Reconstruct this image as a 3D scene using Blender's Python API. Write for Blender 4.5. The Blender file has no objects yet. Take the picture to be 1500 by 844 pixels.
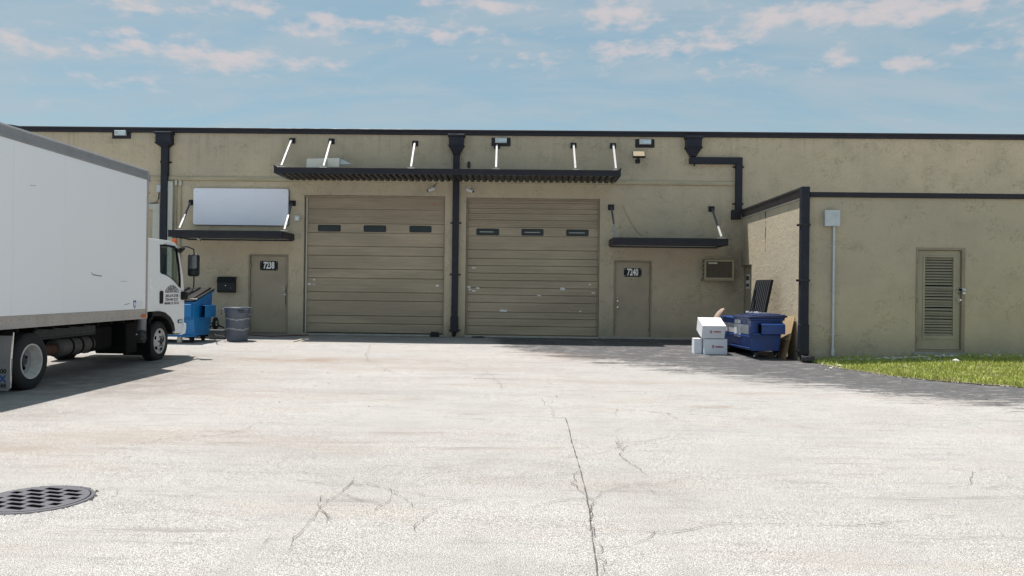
import bpy, bmesh, math, random
import numpy as np
from mathutils import Vector, Matrix
random.seed(7); RNG = np.random.RandomState(5)
sc = bpy.context.scene
C = sc.collection
rad = math.radians

# ---------------------------------------------------------------- camera
CAM = Vector((0, 0, 1.5)); FOC = 1150.0
YAW, PITCH, ROLL = rad(1.2), 2.5/1150.0, 0.0125
cd = bpy.data.cameras.new('camera'); cam = bpy.data.objects.new('camera', cd); C.objects.link(cam)
cd.sensor_width = 36.0; cd.lens = 36.0*FOC/1500.0; cd.clip_start = .05; cd.clip_end = 2000
RM = Matrix.Rotation(YAW, 3, 'Z') @ Matrix.Rotation(math.pi/2+PITCH, 3, 'X') @ Matrix.Rotation(ROLL, 3, 'Z')
cam.matrix_world = Matrix.Translation(CAM) @ RM.to_4x4()
sc.camera = cam

# ---------------------------------------------------------------- sky, sun, exposure
SX, SY = .235, -.20                       # shadow offset on the ground per metre of height
sdir = Vector((-SX, -SY, 1)).normalized()   # towards the sun
elev = math.asin(sdir.z); azim = math.atan2(sdir.x, sdir.y)
W = bpy.data.worlds.new('World'); sc.world = W; W.use_nodes = True
nt = W.node_tree; nt.nodes.clear()
def wn(t): return nt.nodes.new(t)
out = wn('ShaderNodeOutputWorld'); bg = wn('ShaderNodeBackground'); sky = wn('ShaderNodeTexSky')
sky.sky_type = 'NISHITA'; sky.sun_disc = False; sky.sun_elevation = elev; sky.sun_rotation = azim
sky.altitude = 0; sky.air_density = 1.0; sky.dust_density = .6; sky.ozone_density = 1.6
tc = wn('ShaderNodeTexCoord'); sep = wn('ShaderNodeSeparateXYZ'); nt.links.new(tc.outputs['Generated'], sep.inputs[0])
def wm(op, a, b=None, c=None):
    n = wn('ShaderNodeMath'); n.operation = op
    for i, v in enumerate((a, b, c)):
        if v is None: continue
        if isinstance(v, (int, float)): n.inputs[i].default_value = v
        else: nt.links.new(v, n.inputs[i])
    return n.outputs[0]
def wramp(v, a, b):
    n = wn('ShaderNodeMapRange'); n.interpolation_type = 'SMOOTHSTEP'
    n.inputs['From Min'].default_value = a; n.inputs['From Max'].default_value = b
    nt.links.new(v, n.inputs['Value']); return n.outputs[0]
zc = wm('MAXIMUM', sep.outputs[2], 0.0); den = wm('ADD', zc, .22)
px_ = wm('DIVIDE', sep.outputs[0], den); py_ = wm('DIVIDE', sep.outputs[1], den)
cmb = wn('ShaderNodeCombineXYZ'); nt.links.new(px_, cmb.inputs[0]); nt.links.new(py_, cmb.inputs[1])
def wnoise(scale, detail, rough, off, sy=1.0, dist=0.0):
    mp = wn('ShaderNodeMapping'); mp.inputs['Location'].default_value = off; mp.inputs['Scale'].default_value = (1, sy, 1)
    nt.links.new(cmb.outputs[0], mp.inputs[0])
    n = wn('ShaderNodeTexNoise'); n.inputs['Scale'].default_value = scale; n.inputs['Detail'].default_value = detail
    n.inputs['Roughness'].default_value = rough; n.inputs['Distortion'].default_value = dist
    nt.links.new(mp.outputs[0], n.inputs['Vector']); return n.outputs[0]
n1 = wnoise(4.6, 10, .56, (13.7, 4.9, 0), 2.0, .05); n2 = wnoise(1.3, 3, .5, (9.0, 2.0, 0), 1.6)
# individual cumulus banks: direction (azimuth, slope) and size of each, broken up by the noise
hyp = wm('SQRT', wm('ADD', wm('MULTIPLY', sep.outputs[0], sep.outputs[0]), wm('MULTIPLY', sep.outputs[1], sep.outputs[1])))
slope_ = wm('DIVIDE', sep.outputs[2], wm('MAXIMUM', hyp, .001)); az_ = wm('ARCTAN2', sep.outputs[0], sep.outputs[1])
banks = None
BANKS = [(35, 66, 52, 15, 1), (180, 48, 24, 9, .9), (215, 8, 90, 14, .8), (300, 82, 150, 20, 1), (370, 8, 60, 14, .8), (480, 40, 70, 20, .95), (620, 48, 150, 17, .85), (700, 6, 100, 14, .9),
    (905, 20, 60, 24, 1.1), (925, 74, 75, 17, 1), (1035, 60, 70, 20, 1), (1180, 22, 130, 20, 1.05), (1340, 12, 110, 22, 1.1), (1225, 88, 40, 16, .8), (1330, 92, 90, 14, .75), (1440, 68, 40, 15, .8), (1560, 40, 90, 25, .9), (-120, 30, 110, 25, .9), (150, 110, 90, 16, .62), (780, 95, 100, 15, .6), (1090, 100, 60, 14, .65)]
for k in range(26): BANKS.append((None, random.uniform(.75, 5.5), random.uniform(.2, .9), random.uniform(.08, .2), random.uniform(.03, .09), 1))
for q in BANKS:
    if q[0] is not None:
        d_ = (RM @ Vector(((q[0]-750)/FOC, -(q[1]-422)/FOC, -1))).normalized(); ba, bs, ra, rs_, am_ = math.atan2(d_.x, d_.y), d_.z/math.hypot(d_.x, d_.y), q[2]/FOC, q[3]/FOC, q[4]
    else: ba, bs, ra, rs_, am_ = (q[1] if q[1] < math.pi else q[1]-2*math.pi), q[2], q[3], q[4], q[5]
    e1 = wm('DIVIDE', wm('SUBTRACT', az_, ba), ra); e2 = wm('DIVIDE', wm('SUBTRACT', slope_, bs), rs_)
    g_ = wm('MULTIPLY', wm('EXPONENT', wm('MULTIPLY', wm('ADD', wm('MULTIPLY', e1, e1), wm('MULTIPLY', e2, e2)), -.7)), am_)
    banks = g_ if banks is None else wm('MAXIMUM', banks, g_)
ncv = wn('ShaderNodeCombineXYZ'); nt.links.new(wm('MULTIPLY', az_, 26.0), ncv.inputs[0]); nt.links.new(wm('MULTIPLY', slope_, 52.0), ncv.inputs[1])
nn = wn('ShaderNodeTexNoise'); nn.inputs['Scale'].default_value = 1.0; nn.inputs['Detail'].default_value = 9; nn.inputs['Roughness'].default_value = .58; nn.inputs['Distortion'].default_value = .15; nt.links.new(ncv.outputs[0], nn.inputs['Vector'])
cum = wramp(wm('ADD', wm('MULTIPLY', banks, .42), wm('MULTIPLY', wm('SUBTRACT', nn.outputs[0], .5), 1.15)), .15, .50)
veil = wm('MULTIPLY', wramp(wnoise(2.2, 7, .6, (1, 5, 0), 2.6, .3), .36, .70), .60)      # thin haze streaks
def wrgb(c):
    n = wn('ShaderNodeRGB'); n.outputs[0].default_value = (*c, 1); return n.outputs[0]
def wmix(f, a, b, blend='MIX'):
    n = wn('ShaderNodeMix'); n.data_type = 'RGBA'; n.blend_type = blend
    if isinstance(f, (int, float)): n.inputs[0].default_value = f
    else: nt.links.new(f, n.inputs[0])
    nt.links.new(a, n.inputs[6]); nt.links.new(b, n.inputs[7]); return n.outputs[2]
SKYS = .096
tint = wmix(1.0, sky.outputs[0], wrgb((.95, 1.0, .92)), 'MULTIPLY')
base = wmix(.62, tint, wrgb((2.4, 3.5, 3.98)))
v1 = wmix(veil, base, wrgb((3.5, 4.0, 4.35)))
v2 = wmix(wm('MULTIPLY', cum, .62), v1, wrgb((5.6, 4.75, 4.6)))
nt.links.new(v2, bg.inputs[0]); bg.inputs[1].default_value = SKYS; nt.links.new(bg.outputs[0], out.inputs[0])
sl = bpy.data.lights.new('sun', 'SUN'); sl.energy = 4.9; sl.angle = rad(.53); sl.color = (1, .955, .89)
so = bpy.data.objects.new('sun', sl); C.objects.link(so); so.rotation_euler = sdir.to_track_quat('Z', 'Y').to_euler()
so.location = (0, 0, 30)
sc.view_settings.view_transform = 'Standard'; sc.view_settings.look = 'None'
sc.view_settings.exposure = 0.47; sc.view_settings.gamma = 1

# ---------------------------------------------------------------- survey helpers: sight lines from the camera station
def ray(u, v): return (RM @ Vector(((u-750)/FOC, -(v-422)/FOC, -1))).normalized()
def onY(u, v, Y): d = ray(u, v); return CAM + d*(Y/d.y)
def onX(u, v, X): d = ray(u, v); return CAM + d*(X/d.x)
YW, YA, XA = 21.5, 16.7, 5.78            # main wall, annex front, annex side
def g0(y): return .2*min(max((y-14.5)/7.0, 0), 1)
def ground(x, y):
    z = g0(y)
    if x > 6.2: z += .14*min(max((y-14.6)/2.0, 0), 1)*min((x-6.2)/2.5, 1)*(1 if y < 17 else 1)
    return z
def onG(u, v, lift=0.0):
    d = ray(u, v); t = -1.5/d.z
    for _ in range(12):
        p = CAM + d*t; t = (ground(p.x, p.y)+lift-1.5)/d.z
    p = CAM + d*t; return Vector((p.x, p.y, ground(p.x, p.y)+lift))
def Wl(u, v, dy=0.0): p = onY(u, v, YW-dy); return p.x, p.z
def Al(u, v, dy=0.0): p = onY(u, v, YA-dy); return p.x, p.z

# ---------------------------------------------------------------- materials
class NT:
    def __init__(s, name, rough=.6, metal=0.0, spec=.5):
        s.m = bpy.data.materials.new(name); s.m.use_nodes = True; s.t = s.m.node_tree
        s.b = s.t.nodes['Principled BSDF']; s.b.inputs['Roughness'].default_value = rough
        s.b.inputs['Metallic'].default_value = metal; s.b.inputs['Specular IOR Level'].default_value = spec
        tcn = s.n('ShaderNodeTexCoord'); s.obj = tcn.outputs['Object']
        gn = s.n('ShaderNodeNewGeometry'); s.pos = gn.outputs['Position']
    def n(s, t): return s.t.nodes.new(t)
    def l(s, a, b): s.t.links.new(a, b)
    def set(s, sock, v):
        if isinstance(v, (int, float)): sock.default_value = v
        elif isinstance(v, tuple): sock.default_value = (*v, 1) if len(v) == 3 else v
        else: s.l(v, sock)
    def math(s, op, a, b=0.0, clamp=False):
        n = s.n('ShaderNodeMath'); n.operation = op; n.use_clamp = clamp; s.set(n.inputs[0], a); s.set(n.inputs[1], b); return n.outputs[0]
    def noise(s, scale, detail=4, rough=.55, vec=None, stretch=None, dist=0.0):
        v = vec or s.pos
        if stretch:
            mp = s.n('ShaderNodeMapping'); mp.inputs['Scale'].default_value = stretch; s.l(v, mp.inputs[0]); v = mp.outputs[0]
        n = s.n('ShaderNodeTexNoise'); n.inputs['Scale'].default_value = scale; n.inputs['Detail'].default_value = detail
        n.inputs['Roughness'].default_value = rough; n.inputs['Distortion'].default_value = dist; s.l(v, n.inputs['Vector']); return n.outputs[0]
    def vor(s, scale, feature='F1', vec=None, out='Distance'):
        n = s.n('ShaderNodeTexVoronoi'); n.feature = feature; n.inputs['Scale'].default_value = scale; s.l(vec or s.pos, n.inputs['Vector']); return n.outputs[out]
    def ramp(s, v, a, b, c=0.0, d=1.0):
        n = s.n('ShaderNodeMapRange'); n.interpolation_type = 'SMOOTHSTEP'
        s.set(n.inputs['Value'], v)
        for k, x in zip(('From Min', 'From Max', 'To Min', 'To Max'), (a, b, c, d)): n.inputs[k].default_value = x
        return n.outputs[0]
    def mix(s, f, a, b, blend='MIX'):
        n = s.n('ShaderNodeMix'); n.data_type = 'RGBA'; n.blend_type = blend
        s.set(n.inputs[0], f); s.set(n.inputs[6], a); s.set(n.inputs[7], b); return n.outputs[2]
    def attr(s, name):
        n = s.n('ShaderNodeAttribute'); n.attribute_name = name; return n.outputs['Fac']
    def col(s, c): s.set(s.b.inputs['Base Color'], c)
    def bump(s, h, dist, strength=1.0):
        n = s.n('ShaderNodeBump'); n.inputs['Distance'].default_value = dist; n.inputs['Strength'].default_value = strength
        s.l(h, n.inputs['Height']); s.l(n.outputs[0], s.b.inputs['Normal'])
def scale_c(c, k): return tuple(min(x*k, 1) for x in c)

def paint(name, c, rough=.5, metal=0.0, dirt=.25, scale=3.0, spec=.5, bump=0.0, dirtc=None):
    s = NT(name, rough, metal, spec)
    a = s.noise(scale, 6, .65); b = s.noise(scale*9, 4, .7)
    f = s.math('MULTIPLY', s.ramp(a, .42, .75), dirt)
    m = s.mix(f, c, dirtc or tuple(x*.45+.02 for x in c))
    m = s.mix(s.math('MULTIPLY', s.ramp(b, .5, .75), dirt*.5), m, scale_c(c, .6))
    s.col(m); s.set(s.b.inputs['Roughness'], s.ramp(a, .3, .8, rough-.08, min(rough+.15, 1)))
    if bump: s.bump(b, bump)
    return s.m

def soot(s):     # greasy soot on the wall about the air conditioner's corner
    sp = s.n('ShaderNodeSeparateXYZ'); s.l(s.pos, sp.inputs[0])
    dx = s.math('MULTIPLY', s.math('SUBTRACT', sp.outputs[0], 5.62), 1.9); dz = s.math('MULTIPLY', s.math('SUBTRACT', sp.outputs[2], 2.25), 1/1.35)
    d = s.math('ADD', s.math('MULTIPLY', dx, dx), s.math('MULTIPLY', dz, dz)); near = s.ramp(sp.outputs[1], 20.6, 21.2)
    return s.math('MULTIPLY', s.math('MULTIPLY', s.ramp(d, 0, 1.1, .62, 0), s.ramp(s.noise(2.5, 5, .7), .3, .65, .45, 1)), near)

def stucco(name, base, contrast, crack, relief):
    s = NT(name, .88, spec=.25)
    big = s.noise(.45, 5, .6); mid = s.noise(2.2, 6, .65); fine = s.noise(14, 5, .7)
    c = s.mix(s.ramp(big, .35, .68), scale_c(base, .90), scale_c((base[0]*1.02, base[1], base[2]*.95), 1.07))
    c = s.mix(s.math('MULTIPLY', s.ramp(mid, .5, .8), .38*contrast), c, scale_c((base[0]*.8, base[1]*.85, base[2]*.72), .72))
    c = s.mix(s.math('MULTIPLY', s.ramp(fine, .52, .78), .24), c, scale_c(base, .72))
    # long drips
    dr = s.noise(1.6, 4, .6, stretch=(2.2, 2.2, .10)); c = s.mix(s.math('MULTIPLY', s.ramp(dr, .54, .78), .28*contrast), c, scale_c(base, .62))
    spz = s.n('ShaderNodeSeparateXYZ'); s.l(s.pos, spz.inputs[0]); zz = spz.outputs[2]
    splash = s.math('MULTIPLY', s.ramp(s.math('ADD', zz, s.math('MULTIPLY', s.noise(3, 5, .7), .5)), .45, 1.05, .55, 0), s.ramp(s.noise(6, 4, .7), .25, .6, .4, 1))
    c = s.mix(splash, c, scale_c((base[0]*.8, base[1]*.85, base[2]*.85), .62))
    run = s.math('MULTIPLY', s.ramp(s.noise(2.6, 5, .7, stretch=(2.6, 2.6, .12)), .50, .72), s.ramp(s.math('ADD', zz, s.math('MULTIPLY', s.noise(1.1, 3, .6, stretch=(1, 1, .1)), 1.6)), 5.3, 6.6))
    c = s.mix(s.math('MULTIPLY', run, .45), c, scale_c(base, .55))
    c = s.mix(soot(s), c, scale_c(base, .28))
    # knock-down trowel marks: thin winding lines in broken runs
    wv = s.n('ShaderNodeVectorMath'); wv.operation = 'ADD'; s.l(s.pos, wv.inputs[0])
    nz = s.n('ShaderNodeTexNoise'); nz.inputs['Scale'].default_value = 3.5; nz.inputs['Detail'].default_value = 5; s.l(s.pos, nz.inputs['Vector'])
    sc_ = s.n('ShaderNodeVectorMath'); sc_.operation = 'SCALE'; sc_.inputs['Scale'].default_value = .55; s.l(nz.outputs['Color'], sc_.inputs[0]); s.l(sc_.outputs[0], wv.inputs[1])
    ed = s.vor(2.6, 'DISTANCE_TO_EDGE', wv.outputs[0])
    n2 = s.noise(5.5, 3, .6, wv.outputs[0], stretch=(1, 1, 1.6)); ridge = s.math('ABSOLUTE', s.math('SUBTRACT', n2, .5))
    line = s.math('MULTIPLY', s.ramp(ridge, 0, .020, 1, 0), s.ramp(s.noise(1.9, 3, .6), .48, .62))
    line2 = s.math('MULTIPLY', s.ramp(ed, 0, .022, 1, 0), s.ramp(s.noise(.9, 3, .6), .52, .66))
    ln = s.math('MULTIPLY', s.math('MAXIMUM', line, line2), crack, True)
    c = s.mix(ln, c, scale_c(base, .34)); s.col(c)
    h = s.math('ADD', s.math('MULTIPLY', fine, .5), s.math('ADD', s.math('MULTIPLY', s.ramp(n2, .35, .65), .6), s.math('MULTIPLY', ln, -.8)))
    s.bump(h, relief); return s.m

M = {}
STU = (.505, .438, .332)
M['stucco'] = stucco('stucco_main', STU, .9, .45, .009)
M['stucco_annex'] = stucco('stucco_annex', scale_c(STU, 1.0), 1.0, .5, .005)
M['ledge'] = paint('painted_ledge', (.43, .38, .26), .7, dirt=.3)
M['trim'] = paint('dark_trim', (.019, .019, .027), .5, spec=.3, dirt=.25, dirtc=(.07, .065, .06))
M['trim_brown'] = paint('dark_gutter', (.036, .031, .033), .5, spec=.3, dirt=.3)
M['pipe'] = paint('dark_pipe', (.015, .018, .029), .5, spec=.3, dirt=.3, dirtc=(.06, .06, .065))
M['black'] = paint('black_metal', (.010, .010, .012), .5, dirt=.2)
M['blackplastic'] = paint('black_plastic', (.009, .009, .010), .45, spec=.25, dirt=.15)
M['rubber'] = paint('rubber', (.014, .014, .015), .85, dirt=.4, scale=6, dirtc=(.05, .046, .04))
M['rod'] = paint('zinc_rod', (.38, .375, .37), .55, .1, dirt=.3)
M['rod_dark'] = paint('grey_rod', (.10, .105, .13), .4, .3, dirt=.3)
M['whitepaint'] = paint('white_paint', (.78, .79, .80), .45, dirt=.15, dirtc=(.45, .43, .4))
M['signwhite'] = paint('sign_white', (.80, .83, .93), .35, dirt=.06, scale=1.2, dirtc=(.6, .6, .66))
M['offwhite'] = paint('offwhite_metal', (.52, .52, .46), .5, dirt=.35)
M['galv'] = paint('galvanised', (.52, .56, .58), .4, .3, dirt=.3, scale=8)
M['chrome'] = paint('worn_chrome', (.62, .62, .62), .25, .9, dirt=.2, scale=10)
M['doorpaint'] = paint('door_paint', (.37, .31, .222), .5, dirt=.35, scale=1.8)
M['frame'] = paint('door_frame', (.30, .25, .18), .55, dirt=.45, scale=2.5)
M['louvre'] = paint('louvre_paint', (.36, .32, .23), .5, dirt=.35, scale=2.0)
M['dark'] = paint('dark_void', (.004, .004, .004), .95, dirt=0, spec=0)
M['glassdark'] = paint('dark_glass', (.012, .016, .018), .12, dirt=.2, scale=6)
M['lens'] = paint('lamp_lens', (.55, .68, .74), .2, dirt=.15)
M['mirror'] = paint('mirror_glass', (.22, .24, .25), .12, .8, dirt=.2)
M['tan'] = paint('tan_panel', (.50, .40, .26), .35, dirt=.2)
M['acgrille'] = paint('ac_grille', (.34, .30, .21), .6, dirt=.4, scale=12)
M['accore'] = paint('ac_core', (.12, .105, .075), .7, dirt=.5, scale=14)
M['concrete'] = paint('concrete', (.40, .385, .35), .9, dirt=.6, scale=2.5, spec=.2, bump=.006)
M['greyblock'] = paint('grey_block', (.13, .14, .14), .85, dirt=.4, scale=6)
M['boxwhite'] = paint('white_carton', (.80, .81, .85), .7, dirt=.08, spec=.2)
M['redprint'] = paint('red_print', (.42, .03, .05), .7, dirt=.1)
M['card'] = paint('cardboard', (.46, .34, .20), .85, dirt=.25, scale=3, spec=.15)
M['carddark'] = paint('cardboard_brown', (.27, .18, .105), .85, dirt=.25, scale=3, spec=.15)
M['foam'] = paint('pinkish_foam', (.36, .265, .215), .8, dirt=.3, scale=5, spec=.2)
M['navy'] = paint('navy_steel', (.016, .062, .25), .42, dirt=.5, scale=3.5, dirtc=(.05, .055, .09))
M['navyplastic'] = paint('navy_plastic', (.015, .028, .095), .4, dirt=.3)
M['blue'] = paint('blue_steel', (.004, .175, .46), .45, dirt=.4, scale=4, dirtc=(.03, .13, .25))
M['label'] = paint('white_label', (.72, .73, .75), .5, dirt=.3, scale=9)
M['labelworn'] = paint('worn_label', (.56, .55, .56), .6, dirt=.7, scale=7, dirtc=(.2, .2, .28))
M['binrub'] = paint('grey_plastic', (.105, .120, .155), .5, dirt=.3, scale=5)
M['tape'] = paint('tape', (.34, .34, .35), .4, dirt=.6, scale=18, dirtc=(.13, .14, .16))
M['truckwhite'] = paint('truck_panel', (.88, .885, .91), .32, dirt=0, scale=.9, dirtc=(.5, .5, .52))
M['cabwhite'] = paint('cab_paint', (.86, .87, .88), .18, dirt=.05)
M['alu'] = paint('aluminium_rail', (.30, .30, .31), .45, .25, dirt=.3, scale=2)
M['alu_low'] = paint('weathered_rail', (.44, .40, .365), .55, .15, dirt=.35, scale=3)
M['chassis'] = paint('chassis_black', (.006, .006, .0065), .8, spec=.15, dirt=.3, dirtc=(.02, .018, .016))
M['chassis_grey'] = paint('chassis_grey', (.05, .053, .055), .8, dirt=.4, scale=7)
M['rim'] = paint('wheel_white', (.60, .58, .55), .42, dirt=.45, scale=7, dirtc=(.2, .16, .12))
M['rust'] = paint('rust', (.09, .04, .02), .9, dirt=.7, scale=9, dirtc=(.04, .025, .02))
M['canister'] = paint('grimy_canister', (.09, .085, .08), .7, .2, dirt=.6, scale=9, dirtc=(.08, .07, .06))
M['flap'] = paint('mudflap_metal', (.27, .27, .28), .5, .3, dirt=.3, scale=2)
M['bluelet'] = paint('blue_print', (.01, .08, .30), .5, dirt=.1)
M['ink'] = paint('black_print', (.012, .012, .016), .5, dirt=.05)
M['orange'] = paint('orange_lens', (.65, .13, .02), .25, dirt=.1)
M['seat'] = paint('seat_fabric', (.05, .06, .06), .8, dirt=.2)
M['digit'] = paint('white_digit', (.82, .82, .82), .4, dirt=.05)
M['redcloth'] = paint('red_hose', (.14, .03, .03), .7, dirt=.4)
M['iron'] = paint('cast_iron', (.115, .11, .125), .55, .2, dirt=.45, scale=9, bump=.004)
M['wood'] = paint('pale_wood', (.55, .48, .36), .8, dirt=.3, scale=12)
M['rock'] = paint('limestone', (.62, .60, .56), .9, dirt=.4, scale=9, spec=.2)
M['leaf'] = paint('dry_debris', (.05, .035, .025), .9, dirt=.3)

_t = M['truckwhite'].node_tree; _p = _t.nodes['Principled BSDF']; _t.links.remove(_p.inputs['Roughness'].links[0]); _p.inputs['Roughness'].default_value = .38
def glass_mat():
    s = NT('cab_glass', .03); s.b.inputs['Base Color'].default_value = (.78, .86, .83, 1)
    s.b.inputs['Transmission Weight'].default_value = 1.0; s.b.inputs['IOR'].default_value = 1.08
    s.b.inputs['Specular IOR Level'].default_value = .9; s.b.inputs['Coat Weight'].default_value = .25; return s.m
M['glass'] = glass_mat()

def slat_mat():
    s = NT('garage_paint', .55, spec=.4)
    base = (.385, .318, .228)
    a = s.noise(1.1, 5, .6, stretch=(.35, 1, 2.2)); b = s.noise(9, 4, .65, stretch=(.12, 1, 3))
    c = s.mix(s.ramp(a, .38, .68), scale_c(base, .86), scale_c(base, 1.1))
    c = s.mix(s.math('MULTIPLY', s.ramp(b, .5, .75), .35), c, scale_c(base, .62))
    # worn-through flecks of white primer, mostly at the height of passing bumpers
    sp = s.n('ShaderNodeSeparateXYZ'); s.l(s.pos, sp.inputs[0])
    band = s.math('MULTIPLY', s.ramp(sp.outputs[2], .55, .9), s.ramp(sp.outputs[2], 1.5, 1.9, 1, 0))
    ch = s.math('MULTIPLY', s.ramp(s.noise(7, 2, .5, stretch=(.8, 1, 1.8)), .76, .775), band)
    c = s.mix(ch, c, (.6, .6, .6)); s.col(c); s.bump(b, .003); return s.m
M['slat'] = slat_mat()

def ground_mat():
    s = NT('worn_asphalt', .9, spec=.2)
    base = (.50, .472, .445)
    big = s.noise(.28, 5, .6); mid = s.noise(1.1, 7, .7, stretch=(.5, 1.4, 1)); f1 = s.noise(55, 4, .75); f2 = s.vor(120); f3 = s.noise(170, 2, .8)
    c = s.mix(s.ramp(big, .35, .7), scale_c(base, .90), scale_c((.54, .505, .475), 1.04))
    c = s.mix(s.math('MULTIPLY', s.ramp(mid, .44, .70), .7), c, (.33, .305, .285))
    c = s.mix(s.math('MULTIPLY', s.ramp(s.noise(4.5, 6, .75, stretch=(.45, 1.5, 1)), .47, .68), .75), c, (.27, .25, .24))
    c = s.mix(s.math('MULTIPLY', s.ramp(s.noise(.8, 5, .65, stretch=(.5, 1.6, 1)), .48, .72), .75), c, (.42, .345, .27))
    c = s.mix(s.math('MULTIPLY', s.ramp(f1, .46, .66), .7), c, (.22, .205, .195))
    c = s.mix(s.math('MULTIPLY', s.ramp(f2, .28, .55), .75), c, (.15, .14, .14))
    c = s.mix(s.math('MULTIPLY', s.ramp(f3, .50, .62), .8), c, (.86, .84, .81))
    tr_ = s.math('MULTIPLY', s.ramp(s.noise(2.6, 8, .78, stretch=(.22, 2.2, 1)), .50, .66), s.ramp(s.noise(.5, 3, .6), .42, .62))
    c = s.mix(s.math('MULTIPLY', tr_, .8), c, (.24, .22, .205))
    st = s.attr('stain'); sn = s.noise(2.3, 6, .7, stretch=(.5, 1.4, 1))
    c = s.mix(s.math('MULTIPLY', s.math('MULTIPLY', st, s.ramp(sn, .3, .62)), .85, True), c, (.27, .20, .15))
    rs = s.attr('rust'); c = s.mix(s.math('MULTIPLY', rs, s.ramp(sn, .3, .7), True), c, (.25, .14, .075))
    dk = s.attr('dirt'); c = s.mix(s.math('MULTIPLY', dk, s.ramp(s.noise(3, 6, .7), .3, .7, .35, 1), True), c, (.17, .15, .135))  # dirt, plus the truck's shade deepened in the same colour
    se = s.attr('seal'); w1 = s.noise(3.2, 9, .80, stretch=(.28, 1.5, 1)); w2 = s.noise(20, 5, .78, stretch=(.45, 1.3, 1))
    e = s.math('ADD', se, s.math('ADD', s.math('MULTIPLY', s.math('SUBTRACT', w1, .5), 3.0), s.math('MULTIPLY', s.math('SUBTRACT', w2, .5), 1.5)))
    k = s.ramp(e, .40, .72)
    sealc = s.mix(s.ramp(s.noise(45, 4, .7), .35, .7), (.075, .073, .08), (.17, .165, .172))
    sealc = s.mix(s.ramp(s.vor(110), .25, .6), sealc, (.06, .06, .065))
    sealc = s.mix(s.math('MULTIPLY', s.ramp(s.noise(7, 8, .8, stretch=(.35, 1.4, 1)), .53, .63), .8), sealc, (.38, .365, .35))
    c = s.mix(s.math('MULTIPLY', k, .93), c, sealc)
    s.col(c)
    h = s.math('ADD', s.math('MULTIPLY', f1, .5), s.math('ADD', s.math('MULTIPLY', f2, -.6), s.math('MULTIPLY', f3, .3)))
    s.bump(h, .008); return s.m
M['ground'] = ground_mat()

def crack_mat():
    s = NT('crack', .95, spec=.1); s.col((.12, .105, .10)); 
    a = s.ramp(s.noise(9, 4, .7), .36, .52); tr = s.n('ShaderNodeBsdfTransparent'); mx = s.n('ShaderNodeMixShader')
    o = s.t.nodes['Material Output']; s.l(s.math('MULTIPLY', a, .85), mx.inputs[0]); s.l(tr.outputs[0], mx.inputs[1]); s.l(s.b.outputs[0], mx.inputs[2]); s.l(mx.outputs[0], o.inputs[0]); return s.m
M['crack'] = crack_mat()

def grass_mat():
    s = NT('grass_blade', .55, spec=.3); v = s.attr('tone')
    c = s.mix(v, (.26, .33, .04), (.58, .60, .18)); c = s.mix(s.ramp(s.noise(1.4, 4, .6), .55, .75), c, (.46, .42, .18))
    c = s.mix(s.ramp(v, .93, .97), c, (.40, .34, .17)); s.col(c)
    s.b.inputs['Subsurface Weight'].default_value = 0; return s.m
M['grass'] = grass_mat()
M['soil'] = paint('soil', (.16, .15, .085), .95, dirt=.6, scale=4, spec=.1, dirtc=(.30, .27, .2))

def sheet_mat():
    s = NT('corrugated_deck', .5, spec=.4); s.col((.035, .034, .036)); return s.m
M['deck'] = sheet_mat()

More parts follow.
